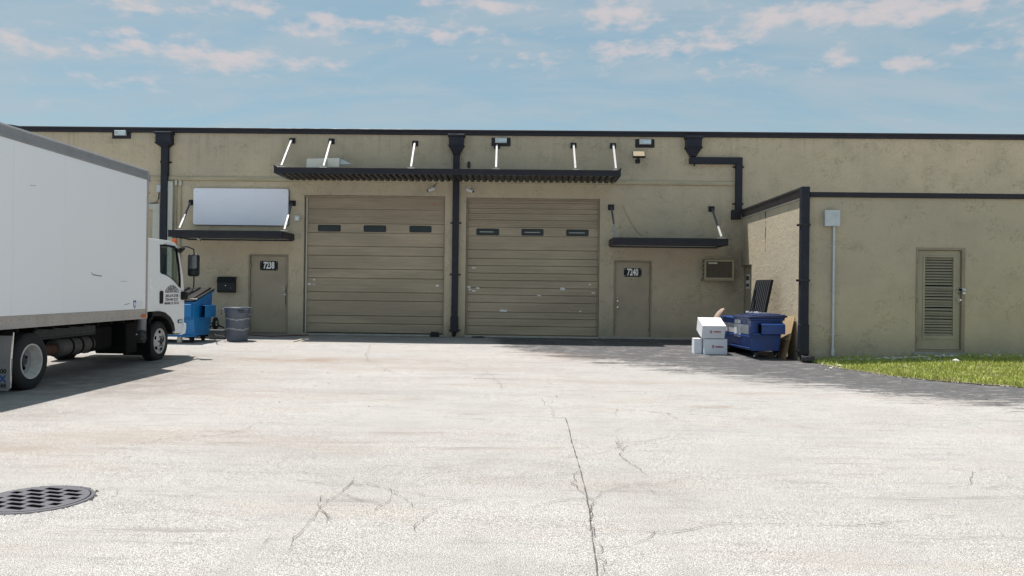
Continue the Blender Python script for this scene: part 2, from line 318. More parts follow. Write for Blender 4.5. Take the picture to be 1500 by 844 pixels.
# ---------------------------------------------------------------- mesh builder
class MB:
    def __init__(s): s.v = []; s.f = []
    def add(s, vs, fs):
        n = len(s.v); s.v += [tuple(map(float, p)) for p in vs]; s.f += [tuple(i+n for i in f) for f in fs]; return s
    def box(s, x0, x1, y0, y1, z0, z1):
        return s.add([(x0,y0,z0),(x1,y0,z0),(x1,y1,z0),(x0,y1,z0),(x0,y0,z1),(x1,y0,z1),(x1,y1,z1),(x0,y1,z1)],
                     [(0,3,2,1),(4,5,6,7),(0,1,5,4),(1,2,6,5),(2,3,7,6),(3,0,4,7)])
    def hexa(s, b, t):      # two quads, each counter-clockwise seen from above
        return s.add(list(b)+list(t), [(0,3,2,1),(4,5,6,7),(0,1,5,4),(1,2,6,5),(2,3,7,6),(3,0,4,7)])
    def prism(s, poly, axis, a, b):
        f = {'x': lambda p, t: (t, p[0], p[1]), 'y': lambda p, t: (p[0], t, p[1]), 'z': lambda p, t: (p[0], p[1], t)}[axis]
        n = len(poly)
        return s.add([f(p, a) for p in poly]+[f(p, b) for p in poly],
                     [tuple(range(n))[::-1], tuple(range(n, 2*n))]+[(i, (i+1) % n, n+(i+1) % n, n+i) for i in range(n)])
    def cyl(s, p0, p1, r, n=14, r1=None, caps=True):
        p0 = Vector(p0); p1 = Vector(p1); r1 = r if r1 is None else r1
        d = (p1-p0).normalized(); u = d.cross(Vector((0,0,1)) if abs(d.z) < .9 else Vector((1,0,0))).normalized(); w = d.cross(u)
        vs = [p0+(u*math.cos(2*math.pi*i/n)+w*math.sin(2*math.pi*i/n))*r for i in range(n)]+[p1+(u*math.cos(2*math.pi*i/n)+w*math.sin(2*math.pi*i/n))*r1 for i in range(n)]
        fs = [(i, (i+1) % n, n+(i+1) % n, n+i) for i in range(n)]
        if caps: fs += [tuple(range(n))[::-1], tuple(range(n, 2*n))]
        return s.add(vs, fs)
    def tube(s, pts, r, n=8):
        pts = [Vector(p) for p in pts]; m = len(pts); vs = []; fs = []
        for k, p in enumerate(pts):
            d = (pts[min(k+1, m-1)]-pts[max(k-1, 0)]).normalized()
            u = d.cross(Vector((0,0,1)) if abs(d.z) < .95 else Vector((1,0,0))).normalized(); w = d.cross(u)
            vs += [p+(u*math.cos(2*math.pi*i/n)+w*math.sin(2*math.pi*i/n))*r for i in range(n)]
        for k in range(m-1):
            fs += [(k*n+i, k*n+(i+1) % n, (k+1)*n+(i+1) % n, (k+1)*n+i) for i in range(n)]
        fs += [tuple(range(n))[::-1], tuple(range((m-1)*n, m*n))]
        return s.add(vs, fs)
    def lathe(s, prof, c=(0,0,0), axis='z', n=32, close=False):     # prof: (radius, height along axis)
        vs = []; fs = []; m = len(prof)
        for i in range(n):
            a = 2*math.pi*i/n; ca, sa = math.cos(a), math.sin(a)
            for r, h in prof:
                p = {'z': (r*ca, r*sa, h), 'x': (h, r*ca, r*sa), 'y': (r*sa, h, r*ca)}[axis]
                vs.append((p[0]+c[0], p[1]+c[1], p[2]+c[2]))
        mm = m if close else m-1
        for i in range(n):
            for k in range(mm):
                fs.append((i*m+k, ((i+1) % n)*m+k, ((i+1) % n)*m+(k+1) % m, i*m+(k+1) % m))
        return s.add(vs, fs)
    def move(s, fn): s.v = [tuple(fn(Vector(p))) for p in s.v]; return s
    def mesh(s, name, off=Vector((0,0,0)), bevel=0.0, smooth=False, seg=1, recalc=True):
        me = bpy.data.meshes.new(name); me.from_pydata([(p[0]-off[0], p[1]-off[1], p[2]-off[2]) for p in s.v], [], s.f)
        bm = bmesh.new(); bm.from_mesh(me)
        if recalc: bmesh.ops.recalc_face_normals(bm, faces=bm.faces)
        if bevel:
            es = [e for e in bm.edges if len(e.link_faces) == 2 and e.calc_face_angle(0) > .5]
            bmesh.ops.bevel(bm, geom=es, offset=bevel, segments=seg, affect='EDGES', clamp_overlap=True)
        bm.to_mesh(me); bm.free()
        if smooth:
            for p in me.polygons: p.use_smooth = True
            try: me.set_sharp_from_angle(angle=rad(35))
            except Exception: pass
        return me
    def obj(s, name, mat, parent=None, label=None, kind=None, **k):
        off = Vector(parent.get('_o', (0,0,0))) if parent is not None else Vector((0,0,0))
        o = bpy.data.objects.new(name, s.mesh(name, off, **k)); C.objects.link(o); o.data.materials.append(M[mat] if isinstance(mat, str) else mat)
        if parent is not None: o.parent = parent; o['_o'] = tuple(off)
        if label: o['label'] = label
        if kind: o['kind'] = kind
        return o
def thing(name, label, cat, loc=(0,0,0), rz=0.0, group=None, local=False):
    o = bpy.data.objects.new(name, None); C.objects.link(o); o.location = loc; o.rotation_euler = (0,0,rz); o.empty_display_size = .2
    o['label'] = label; o['category'] = cat; o['_o'] = (0,0,0) if local else tuple(loc)
    if group: o['group'] = group
    return o
def top(o, label, cat, group=None, kind=None):
    o['label'] = label
    if cat: o['category'] = cat
    if group: o['group'] = group
    if kind: o['kind'] = kind
    return o
def struct(o, label=None):
    o['kind'] = 'structure'
    if label: o['label'] = label
    return o
def rrect(x0, x1, z0, z1, r, n=4):
    P = []
    for cx, cz, a0 in ((x1-r, z0+r, -90), (x1-r, z1-r, 0), (x0+r, z1-r, 90), (x0+r, z0+r, 180)):
        for i in range(n+1):
            a = rad(a0+90*i/n); P.append((cx+r*math.cos(a), cz+r*math.sin(a)))
    return P
def holed(outer, inners):       # flat region with holes -> (verts2d, faces)
    bm = bmesh.new(); es = []
    for loop in [outer]+inners:
        vs = [bm.verts.new((p[0], p[1], 0)) for p in loop]
        es += [bm.edges.new((vs[i], vs[(i+1) % len(vs)])) for i in range(len(vs))]
    bmesh.ops.triangle_fill(bm, edges=es, use_beauty=True, use_dissolve=False)
    bm.verts.index_update()
    r = [(v.co.x, v.co.y) for v in bm.verts], [tuple(v.index for v in f.verts) for f in bm.faces], [tuple(v.index for v in e.verts) for e in bm.edges if len(e.link_faces) == 1]
    bm.free(); return r
def holed_plate(mb, outer, inners, axis, a, b):
    V, F, E = holed(outer, inners); n = len(V)
    f = {'x': lambda p, t: (t, p[0], p[1]), 'y': lambda p, t: (p[0], t, p[1]), 'z': lambda p, t: (p[0], p[1], t)}[axis]
    return mb.add([f(p, a) for p in V]+[f(p, b) for p in V], F+[tuple(i+n for i in q) for q in F]+[(i, j, j+n, i+n) for i, j in E])
def rect(x0, x1, z0, z1): return [(x0,z0),(x1,z0),(x1,z1),(x0,z1)]
def text(name, body, size, mat, parent, fn, xs=1.0, fat=0.0, depth=.002, warp=None, align='CENTER'):
    cu = bpy.data.curves.new(name, 'FONT'); cu.body = body; cu.size = size; cu.align_x = align; cu.align_y = 'CENTER'
    cu.offset = fat; cu.extrude = depth; cu.resolution_u = 3
    t = bpy.data.objects.new('tmp', cu); C.objects.link(t); dg = bpy.context.evaluated_depsgraph_get(); dg.update()
    me = bpy.data.meshes.new_from_object(t.evaluated_get(dg)); bpy.data.objects.remove(t); bpy.data.curves.remove(cu)
    me.name = name; me.materials.clear(); me.materials.append(M[mat]); off = Vector(parent.get('_o', (0,0,0)))
    for v in me.vertices:
        x, y, z = v.co.x*xs, v.co.y, v.co.z
        if warp: x, y = warp(x, y)
        v.co = Vector(fn(x, y, z))-off
    o = bpy.data.objects.new(name, me); C.objects.link(o); o.parent = parent; o['_o'] = tuple(off); return o

# ================================================================= ground
def smooth01(t): t = np.clip(t, 0, 1); return t*t*(3-2*t)
def build_ground():
    xs = np.concatenate([[-400, -150, -60, -30, -18], np.arange(-13, 14.01, .12), [18, 30, 60, 150, 400]])
    ys = np.concatenate([[-300, -100, -30, -8, 0], np.arange(1.2, 22.01, .12), [30, 60, 150, 400]])
    X, Y = np.meshgrid(xs, ys); nx, ny = len(xs), len(ys)
    Z = .2*np.clip((Y-14.5)/7.0, 0, 1)
    gz = .14*np.clip((Y-14.6)/2, 0, 1)*np.clip((X-6.2)/2.5, 0, 1); Z = Z+np.where(X > 6.2, gz, 0)
    Z += np.where((np.abs(X) < 13) & (Y > 2) & (Y < 21), .006*np.sin(X*1.3+2)*np.sin(Y*1.1), 0)
    me = bpy.data.meshes.new('ground'); n = nx*ny
    idx = np.arange(n).reshape(ny, nx)
    q = np.stack([idx[:-1, :-1], idx[:-1, 1:], idx[1:, 1:], idx[1:, :-1]], -1).reshape(-1, 4)
    me.from_pydata(np.stack([X, Y, Z], -1).reshape(-1, 3).tolist(), [], q.tolist())
    x = X.ravel(); y = Y.ravel()
    pts = [onG(u, v) for u, v in ((600, 495), (680, 505), (760, 516), (850, 528), (920, 537), (1000, 547), (1150, 564), (1300, 582), (1500, 602))]
    bx = [p.x for p in pts]+[14, 40]; by = [p.y for p in pts]+[10.4, 9]
    yb = np.interp(x, bx, by, left=22.5)
    wd = np.interp(x, [-2, 1, 3, 6, 10], [1.8, 3.0, 4.2, 3.4, 2.8])
    seal = np.clip((y-yb)/wd+.42, -.8, 1.5)*smooth01((x+1.6)/1.6)
    seal = np.maximum(seal, 1.3*smooth01((y-19.2)/.7)*smooth01((x-1.4)/2.6))  # thick sealcoat at the wall foot, also painting its shaded strip darker
    seal = np.where((y > 21.6), 0, seal)
    def blobs(L):
        a = np.zeros_like(x)
        for u, v, rx, ry, k in L:
            p = onG(u, v); a = np.maximum(a, k*np.exp(-(((x-p.x)/rx)**2+((y-p.y)/ry)**2)))
        return a
    stain = 1.25*blobs([(230, 640, 2.2, .5, .35), (560, 530, 2.5, .5, .4), (900, 560, 2.5, .3, .35),(440, 527, 1.5, .45, .9), (650, 540, 2.6, .5, .28), (20, 655, .9, .5, .5), (1120, 577, .7, .16, .5), (620, 640, .8, .4, .2), (100, 545, 2.5, 1.4, .45), (300, 575, 2, .5, .25), (1240, 580, .6, .2, .4)])
    spot = onG(1046, 596); stain = np.maximum(stain, 1.5*(((x-spot.x)/.26)**2+((y-spot.y)/.10)**2 < 1))
    rust = blobs([(845, 521, .9, .75, .85), (800, 515, .7, .5, .5)])
    dirt = np.maximum(blobs([(120, 560, 2.0, 2.2, 1.), (180, 530, 1.8, 2.0, .9), (20, 600, 1.5, 1., .5), (560, 497, 2.6, .7, .55), (1045, 515, .8, .5, .7), (330, 500, 1.4, .4, .6), (690, 690, 1.4, .5, .32), (480, 665, .8, .35, .3), (940, 720, .6, .6, .22), (1240, 560, 2, .3, .3), (560, 575, 2.0, .3, .25), (250, 560, 1.5, .6, .35)]), .8*smooth01((y-20.4)/.6))  # dirt; the blobs by the truck also paint its shadow darker
    c1 = onG(905, 822); dirt = np.maximum(dirt, .18*((x < c1.x) & (y < c1.y) & (x > onG(700, 822).x)))
    dirt = np.where(y > 21.6, 0, dirt)
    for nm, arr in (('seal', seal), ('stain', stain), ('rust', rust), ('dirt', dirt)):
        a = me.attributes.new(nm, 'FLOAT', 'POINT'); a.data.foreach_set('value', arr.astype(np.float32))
    me.materials.append(M['ground'])
    for p in me.polygons: p.use_smooth = True
    o = bpy.data.objects.new('ground', me); C.objects.link(o); return struct(o, 'pale worn asphalt lot with patches of black sealcoat')
GR = build_ground(); GR['_o'] = (0, 0, 0)

def fractal(pts, step=.07, amp=.018):
    out_ = []
    for a, b in zip(pts[:-1], pts[1:]):
        L = (b-a).length; n = max(2, int(L/step)); d = (b-a).normalized(); nrm = Vector((-d.y, d.x, 0))
        ph = random.random()*9
        for i in range(n):
            t = i/n; w = min(t, 1-t)*4; w = min(w, 1)
            off = (math.sin(ph+t*L*2.3)*1.6+math.sin(ph*2+t*L*6.1))*amp*.6*w+random.uniform(-1, 1)*amp
            p = a.lerp(b, t)+nrm*off; out_.append(p)
    out_.append(pts[-1]); return out_
cb = MB()
def crack(px, w, amp=.018, fade=True):
    P = fractal([onG(u, v) for u, v in px], amp=amp); n = len(P); vs = []; fs = []
    for i, p in enumerate(P):
        d = (P[min(i+1, n-1)]-P[max(i-1, 0)]).normalized(); nr = Vector((-d.y, d.x, 0)); ww = w*.62*random.uniform(.35, 1.3)
        if fade: ww *= min(1, 5*i/n+.15, 5*(n-i)/n+.15)
        for s in (-1, 1): q = p+nr*ww*.5*s; vs.append((q.x, q.y, ground(q.x, q.y)+.0115))
    fs = [(2*i, 2*i+1, 2*i+3, 2*i+2) for i in range(n-1)]; cb.add(vs, fs)
for c_ in ([(829, 614), (838, 650), (850, 690), (859, 725), (867, 780), (875, 844), (882, 900)],): crack(c_, .017, .003, False); crack([(u-3, v) for u, v in c_[2:5]], .012, .04); crack([(u+2, v) for u, v in c_[3:6]], .010, .03)
crack([(-60, 606), (200, 608), (400, 610), (700, 612), (829, 613)], .007, .003, False)
for c_, w_, a_ in (([(862, 711), (900, 713), (960, 711), (1010, 699), (1130, 706), (1230, 712)], .010, .03),
    ([(866, 780), (910, 782), (935, 777), (975, 782), (1010, 777), (1060, 768), (1130, 770), (1215, 773), (1290, 770), (1345, 763), (1400, 758)], .012, .014),
    ([(500, 692), (520, 705), (500, 722), (480, 735), (466, 748), (462, 758), (450, 770), (430, 790), (418, 808)], .010, .012),
    ([(466, 748), (490, 765), (530, 768), (575, 772)], .008, .02), ([(466, 748), (480, 758), (478, 768)], .012, .012),
    ([(578, 715), (572, 730), (548, 750)], .008, .02), ([(565, 492), (542, 506), (536, 520), (542, 532), (590, 550), (650, 558)], .016, .02),
    ([(1160, 732), (1250, 730), (1350, 731), (1500, 728), (1600, 727)], .007, .02), ([(640, 752), (660, 740), (720, 728)], .007, .02),
    ([(920, 710), (965, 727), (1010, 725)], .007, .02), ([(790, 582), (812, 602), (808, 612)], .012, .02),
    ([(850, 629), (930, 628), (1010, 626), (1100, 627)], .006, .01), ([(900, 634), (915, 628)], .01, .01), ([(1125, 652), (1160, 658)], .008, .01),
    ([(905, 612), (900, 607), (905, 600)], .01, .01), ([(140, 720), (165, 716), (172, 722), (150, 735)], .008, .02), ([(1340, 755), (1405, 758)], .006, .01),
    ([(830, 640), (880, 668)], .006, .01), ([(700, 535), (730, 560), (735, 575)], .012, .02), ([(180, 672), (192, 671)], .03, .004), ([(380, 806), (395, 788)], .006, .01)):
    crack(c_, w_, a_)
def walk(x, y, a, L, w, depth=0):
    P = [Vector((x, y, 0))]; 
    for i in range(int(L/.16)):
        a += random.gauss(0, .38); a += (a0_-a)*.15; p = P[-1]+Vector((math.cos(a), math.sin(a), 0))*.16; P.append(p)
        if depth < 2 and random.random() < .16: walk(p.x, p.y, a+random.choice((-1, 1))*random.uniform(.5, 1.2), L*.4, w*.7, depth+1)
    P = fractal(P, .05, .008); n = len(P)
    if any(not (-9 < p.x < 12 and 1.5 < p.y < 20.5) for p in P): return
    vs = []
    for i, p in enumerate(P):
        d = (P[min(i+1, n-1)]-P[max(i-1, 0)]).normalized(); nr = Vector((-d.y, d.x, 0)); ww = w*random.uniform(.3, 1.2)*min(1, 4*(n-i)/n)
        for s in (-1, 1): q = p+nr*ww*.5*s; vs.append((q.x, q.y, ground(q.x, q.y)+.0105))
    cb.add(vs, [(2*i, 2*i+1, 2*i+3, 2*i+2) for i in range(n-1)])
for _ in range(20):
    x = random.uniform(-5, 8); y = random.choice((random.uniform(3, 8), random.uniform(5, 17))); a0_ = random.choice((0, 0, .3, 3.14, 1.4, -.4)); walk(x, y, a0_, random.uniform(.8, 3.0), .004+.0006*y)
for u, v in ((505, 700), (470, 745), (575, 720), (560, 740), (640, 750), (900, 712), (960, 780), (850, 690)):
    for k in range(1): p = onG(u, v); a0_ = random.uniform(0, 6.28); walk(p.x, p.y, a0_, random.uniform(.3, .8), .006)
cb.obj('crack', 'crack', GR, label='dark jagged cracks and joints in the pale asphalt', kind='stuff', recalc=False)

# little leaves and grit
db = MB()
DL = [(527, 552), (603, 523), (668, 572), (672, 620), (1021, 588), (1183, 604), (1445, 586), (1405, 600), (895, 757), (970, 530), (858, 547), (1195, 646), (735, 568), (635, 584), (445, 561), (395, 545), (440, 540), (430, 550), (462, 566), (480, 547), (507, 590), (555, 563), (268, 545), (276, 544)]
DL += [(random.uniform(300, 1450), random.uniform(515, 640)) for _ in range(70)]+[(random.uniform(50, 1450), random.uniform(600, 840)) for _ in range(30)]
for u, v in DL:
    p = onG(u, v); s_ = random.uniform(.005, .016)*(1 if v < 600 else .4); a = random.uniform(0, 6.28)
    b_ = MB().hexa([(-s_, -s_*.5, 0), (s_, -s_*.7, 0), (s_*.8, s_*.6, 0), (-s_*.9, s_*.4, 0)], [(-s_*.7, -s_*.3, .3*s_), (s_*.7, -s_*.3, .5*s_), (s_*.5, s_*.4, .4*s_), (-s_*.6, s_*.3, .3*s_)])
    b_.move(lambda q: Vector((q.x*math.cos(a)-q.y*math.sin(a)+p.x, q.x*math.sin(a)+q.y*math.cos(a)+p.y, q.z+p.z+.006)))
    db.add(b_.v, b_.f)
top(db.obj('leaf_litter', 'leaf'), 'tiny dark leaves and grit scattered over the pale asphalt', None, kind='stuff')

# ================================================================= main warehouse
def wall_front(mb, x0, x1, z0, z1, yf, th, holes, arches=()):
    xs = sorted({x0, x1, *[h[0] for h in holes], *[h[1] for h in holes]}); zs = sorted({z0, z1, *[h[2] for h in holes], *[h[3] for h in holes]})
    inh = lambda x, z: any(h[0] < x < h[1] and h[2] < z < h[3] for h in holes)
    for a, b in zip(xs[:-1], xs[1:]):
        for c, d in zip(zs[:-1], zs[1:]):
            if inh((a+b)/2, (c+d)/2): continue
            mb.add([(a, yf, c), (b, yf, c), (b, yf, d), (a, yf, d), (a, yf+th, c), (b, yf+th, c), (b, yf+th, d), (a, yf+th, d)], [(0, 1, 2, 3), (7, 6, 5, 4)])
    for h in holes:
        a, b, c, d = h; y2 = yf+th
        mb.add([(a, yf, c), (a, y2, c), (a, y2, d), (a, yf, d)], [(0, 1, 2, 3)]); mb.add([(b, yf, c), (b, y2, c), (b, y2, d), (b, yf, d)], [(3, 2, 1, 0)])
        mb.add([(a, yf, d), (b, yf, d), (b, y2, d), (a, y2, d)], [(3, 2, 1, 0)]); mb.add([(a, yf, c), (b, yf, c), (b, y2, c), (a, y2, c)], [(0, 1, 2, 3)])
ZT = Wl(750, 199)[1]; ZC = Wl(750, 192)[1]
GZ = .2
def wz(v, u=550): return Wl(u, v)[1]
gx0, gx1 = Wl(444.5, 390)[0], Wl(651, 390)[0]; hx0, hx1 = Wl(682, 390)[0], Wl(878, 390)[0]
gtop = Wl(548, 286.5)[1]; htop = Wl(780, 290.5)[1]; gfloor = GZ+.04
d1 = (Wl(363.5, 430)[0], Wl(422, 430)[0], Wl(392, 489)[1], Wl(392, 372.5)[1])
d2 = (Wl(898.5, 440)[0], Wl(954.5, 440)[0], Wl(926, 495.5)[1], Wl(926, 381.5)[1])
print('doors', gx0, gx1, gtop, hx0, hx1, htop, d1, d2, 'ztop', ZT, ZC)
WB = thing('warehouse_building', 'long olive tan stucco warehouse with two roll-up doors and dark roof edge', 'warehouse', (0, YW, GZ))
w = MB(); wall_front(w, -34, 34, -.3, ZT, YW, .22, [(gx0, gx1, gfloor, gtop), (hx0, hx1, gfloor, htop), d1, d2])
w.box(-34, -33.8, YW+.22, 48, -.3, ZT).box(33.8, 34, YW+.22, 48, -.3, ZT).box(-34, 34, 48, 48.2, -.3, ZT)
w.obj('wall', 'stucco', WB, recalc=False)
MB().box(-33.8, 33.8, YW+.22, 48, ZT-.5, ZT-.3).obj('roof', 'concrete', WB)
cz = ZC
cp = MB().box(-34.1, 34.1, YW-.06, YW+.30, ZT-.003, cz).box(-34.12, 34.12, YW-.085, YW-.06, cz-.05, cz+.012)
cp.obj('coping', 'trim', WB, bevel=.008)
px0 = Wl(-60, 183)[0]; px1 = Wl(24, 183)[0]
MB().prism([(px0-8, cz+.012), (px1+.12, cz+.012), (px1-.12, cz+.05), (px1-.28, cz+.062), (px0-8, cz+.062)], 'y', YW-.08, YW+.28).obj('coping_step', 'trim', WB)
lz = Wl(1000, 268.3)[1]; lx1 = Wl(1076, 268)[0]
MB().prism([(YW-.012, lz-.07), (YW-.045, lz-.05), (YW-.06, lz), (YW-.045, lz+.045), (YW-.012, lz+.06), (YW+.02, lz+.06), (YW+.02, lz-.07)], 'x', -34, lx1).obj('ledge', 'ledge', WB, smooth=True)
# low concrete apron under the doors
MB().box(gx0+.003, gx1-.003, YW-.10, YW+.5, GZ-.05, gfloor).obj('threshold', 'concrete', WB, bevel=.01)
MB().box(hx0+.003, hx1-.003, YW-.10, YW+.5, GZ-.05, gfloor-.003).obj('threshold', 'concrete', WB, bevel=.01)
MB().box(hx1+.06, Wl(1012, 500)[0], YW-.05, YW-.002, GZ-.05, GZ+.055).obj('plinth', 'concrete', WB, bevel=.01)

def garage(x0, x1, zb, zt, lines, wins, wz0, wz1, deep, rdeep, u_mid):
    yd = YW+.13
    G = MB().box(x0, x1, yd+.06, yd+.10, zb, zt).obj('garage_door', 'frame', WB)
    zs = [zt+.03]+[Wl(u_mid, v, -.13)[1] for v in lines]+[zb+.012]
    for i in range(len(zs)-1):
        za, zb_ = zs[i+1]+.004, zs[i]-.005
        h = zb_-za; mb = MB(); yy = yd+RNG.uniform(-.004, .004)
        n = 1 if h < .12 else max(2, int(round(h/(.05 if i < deep else .085))))
        # rolled profile: shallow ribs, rounded lip at the top and bottom
        prof = [(yy+.04, zb_), (yy+.006, zb_), (yy, zb_-.008)]
        for k in range(1, n):
            z = zb_-h*k/n; dd = .010 if i < deep else .004
            prof += [(yy, z+.006), (yy+dd, z), (yy, z-.006)]
        prof += [(yy, za+.010), (yy+.012, za), (yy+.04, za)]
        haswin = za < (wz0+wz1)/2 < zb_
        if haswin:
            holes = [rrect(a, b, wz0, wz1, .03, 3) for a, b in wins]
            mb2 = MB(); holed_plate(mb2, rect(x0+.01, x1-.01, za, zb_), holes, 'y', yy, yy+.035)
            mb2.obj('door_panel', 'slat', G)
            for a, b in wins:
                MB().prism(rrect(a+.004, b-.004, wz0+.004, wz1-.004, .028, 3), 'y', yy+.014, yy+.022).obj('window_pane', 'glassdark', G)
                if u_mid > 700: MB().box(a+.06+RNG.rand()*.05, b-.05-RNG.rand()*.18, yy+.011, yy+.0135, (wz0+wz1)/2-.008, (wz0+wz1)/2+.008).obj('pane_strip', 'offwhite', G)
                fr = MB(); holed_plate(fr, rrect(a-.003, b+.003, wz0-.003, wz1+.003, .03, 3), [rrect(a+.008, b-.008, wz0+.008, wz1-.008, .024, 3)], 'y', yy-.006, yy-.0005)
                fr.obj('window_frame', 'blackplastic', G)
        else:
            mb.prism(prof, 'x', x0+.01, x1-.01); mb.obj('door_panel', 'slat', G)
    # side tracks / weather seals
    return G
L1 = [288.5, 307, 328, 341.5, 361.5, 375, 394.5, 408, 428.5, 441, 463, 474.5]
win1 = [(Wl(466, 335, -.13)[0], Wl(499, 335, -.13)[0]), (Wl(533, 335, -.13)[0], Wl(565.5, 335, -.13)[0]), (Wl(600, 335, -.13)[0], Wl(632, 335, -.13)[0])]
G1 = garage(gx0+.05, gx1-.012, gfloor, gtop, L1[1:], win1, Wl(548, 339.8, -.13)[1], Wl(548, 330.5, -.13)[1], 2, 4, 548)
L2 = [298, 306, 313.5, 323, 333.5, 346.5, 367, 379.5, 390, 401, 411.5, 422.5, 433, 444, 458, 467.5, 478.5]
win2 = [(Wl(698, 340, -.13)[0], Wl(731, 340, -.13)[0]), (Wl(764, 340, -.13)[0], Wl(796, 340, -.13)[0]), (Wl(829.5, 340, -.13)[0], Wl(862, 340, -.13)[0])]
G2 = garage(hx0+.03, hx1-.012, gfloor, htop, L2, win2, Wl(780, 345.2, -.13)[1], Wl(780, 335.8, -.13)[1], 6, 4, 780)
MB().box(gx0+.035, gx0+.075, YW+.06, YW+.10, gfloor, gtop-.01).obj('weather_strip', 'offwhite', G1, bevel=.01)
MB().box(gx1-.03, gx1-.004, YW+.07, YW+.11, gfloor, gtop-.01).obj('weather_strip', 'frame', G1, bevel=.006)
MB().box(hx0+.004, hx0+.045, YW+.06, YW+.10, gfloor, htop-.01).obj('weather_strip', 'frame', G2, bevel=.01)
MB().box(hx1-.04, hx1-.004, YW+.06, YW+.11, gfloor, htop-.01).obj('weather_strip', 'frame', G2, bevel=.006)
MB().box(gx0+.003, gx1-.003, YW+.03, YW+.12, gtop-.05, gtop-.004).obj('head_seal', 'frame', G1, bevel=.01)
MB().box(hx0+.003, hx1-.003, YW+.03, YW+.12, htop-.05, htop-.004).obj('head_seal', 'frame', G2, bevel=.01)
x_, z_ = Wl(635.5, 299.5, -.12); MB().cyl((x_, YW+.11, z_), (x_, YW+.13, z_), .022, 12).obj('knob', 'orange', G1)
for (u, v, s_) in ((453, 416, .05), (460, 416.5, .025), (460, 410, .035), (640.5, 418.5, .05)):
    x_, z_ = Wl(u, v, -.13); MB().prism([(x_-s_, z_-s_*.4), (x_+s_*.8, z_-s_*.5), (x_+s_, z_+s_*.2), (x_-s_*.3, z_+s_*.6)], 'y', YW+.112, YW+.13).obj('paint_chip', 'whitepaint', G1)
for (u, v, s_, t_) in ((694, 392.5, .06, .3), (687, 420.5, .05, .7), (700, 422, .05, .5), (694, 426, .05, .5), (688, 424, .04, .6), (824, 423, .065, .7), (790, 433, .05, .4), (737.5, 455, .11, .35), (850, 456, .03, .8), (869, 429, .05, .4), (864, 417, .04, .5)):
    x_, z_ = Wl(u, v, -.13); MB().prism([(x_-s_, z_-s_*t_*.7), (x_+s_*.8, z_-s_*t_), (x_+s_, z_+s_*t_*.3), (x_-s_*.3, z_+s_*t_*.8), (x_-s_*.9, z_+s_*t_*.5)], 'y', YW+.115, YW+.13).obj('paint_chip', 'label', G2)

def steel_door(b, lever_right, plate_px, num, door_mat='doorpaint'):
    x0, x1, z0, z1 = b; yd = YW+.045
    fr = MB(); holed_plate(fr, rect(x0+.002, x1-.002, z0+.002, z1-.002), [rect(x0+.045, x1-.045, z0+.02, z1-.045)], 'y', YW-.008, YW+.14)
    D = MB().box(x0+.05, x1-.05, yd, yd+.045, z0+.028, z1-.05).obj('entry_door', door_mat, WB, bevel=.003)
    fr.obj('door_frame', 'frame', D, bevel=.003)
    MB().box(x0, x1, YW+.15, YW+.2, z0, z1).obj('backing', 'dark', D)
    MB().box(x0, x1, YW-.03, YW+.14, z0-.02, z0+.02).obj('door_sill', 'frame', D)
    pa = Wl(plate_px[0], plate_px[3]); pb = Wl(plate_px[2], plate_px[1])
    MB().prism(rrect(pa[0], pb[0], pa[1], pb[1], .025), 'y', yd-.008, yd).obj('number_plate', 'blackplastic', D, bevel=.002)
    cx, cz_ = (pa[0]+pb[0])/2, (pa[1]+pb[1])/2
    text('door_number', num, .255, 'digit', D, lambda x, y, z: (cx+x, yd-.010-z*.5, cz_+y), xs=.60, fat=.009)
    for sx in (-1, 1):
        for sz in (-1, 1): MB().cyl((cx+sx*(pb[0]-cx-.03), yd-.012, cz_+sz*(pb[1]-cz_-.03)), (cx+sx*(pb[0]-cx-.03), yd-.006, cz_+sz*(pb[1]-cz_-.03)), .009, 8).obj('screw', 'chrome', D)
    hx = x0+.055 if lever_right else x1-.055
    for zz in (z0+.25, (z0+z1)/2, z1-.32): MB().box(hx-.018, hx+.018, YW-.016, yd, zz-.055, zz+.055).obj('hinge', 'frame', D, bevel=.004)
    return D
D1 = steel_door(d1, True, (380, 382.5, 406.5, 396), '7238')
lx, lzz = Wl(416.5, 431.5); yd = YW+.045
MB().cyl((lx, yd, lzz), (lx, yd-.02, lzz), .035, 16).cyl((lx, yd-.02, lzz), (lx, yd-.055, lzz), .013, 10).cyl((lx, yd-.055, lzz), (lx-.13, yd-.06, lzz-.005), .011, 10).obj('door_handle', 'chrome', D1, smooth=True)
x_, z_ = Wl(415, 420.5); MB().cyl((x_, yd, z_), (x_, yd-.022, z_), .03, 16).obj('deadbolt', 'chrome', D1, smooth=True)
x_, z_ = Wl(415, 423.8); MB().cyl((x_, yd, z_), (x_, yd-.015, z_), .025, 16).obj('lock_cylinder', 'chrome', D1, smooth=True)
xa, za = Wl(417.3, 452); xb, zb = Wl(419.3, 416); MB().prism([(xa, za+.15), (xa+.03, za), (xb+.02, za), (xb+.02, zb), (xb, zb), (xa, zb-.15)], 'y', yd-.012, yd-.002).obj('latch_guard', 'chassis_grey', D1)
D2 = steel_door(d2, False, (914, 393, 940, 405.5), '7240')
for u, v, r_ in ((904.5, 441, .032), (904.5, 450, .034), (904, 436, .018)):
    x_, z_ = Wl(u, v); MB().cyl((x_, yd, z_), (x_, yd-.03, z_), r_*.6, 12).lathe([(0, -.06), (r_*.7, -.058), (r_, -.04), (r_*.6, -.02)], (x_, yd, z_), 'y', 14).obj('door_knob', 'chrome', D2, smooth=True)
x_, z_ = Wl(925, 410); MB().cyl((x_, yd, z_), (x_, yd-.006, z_), .013, 10).obj('peephole', 'black', D2)

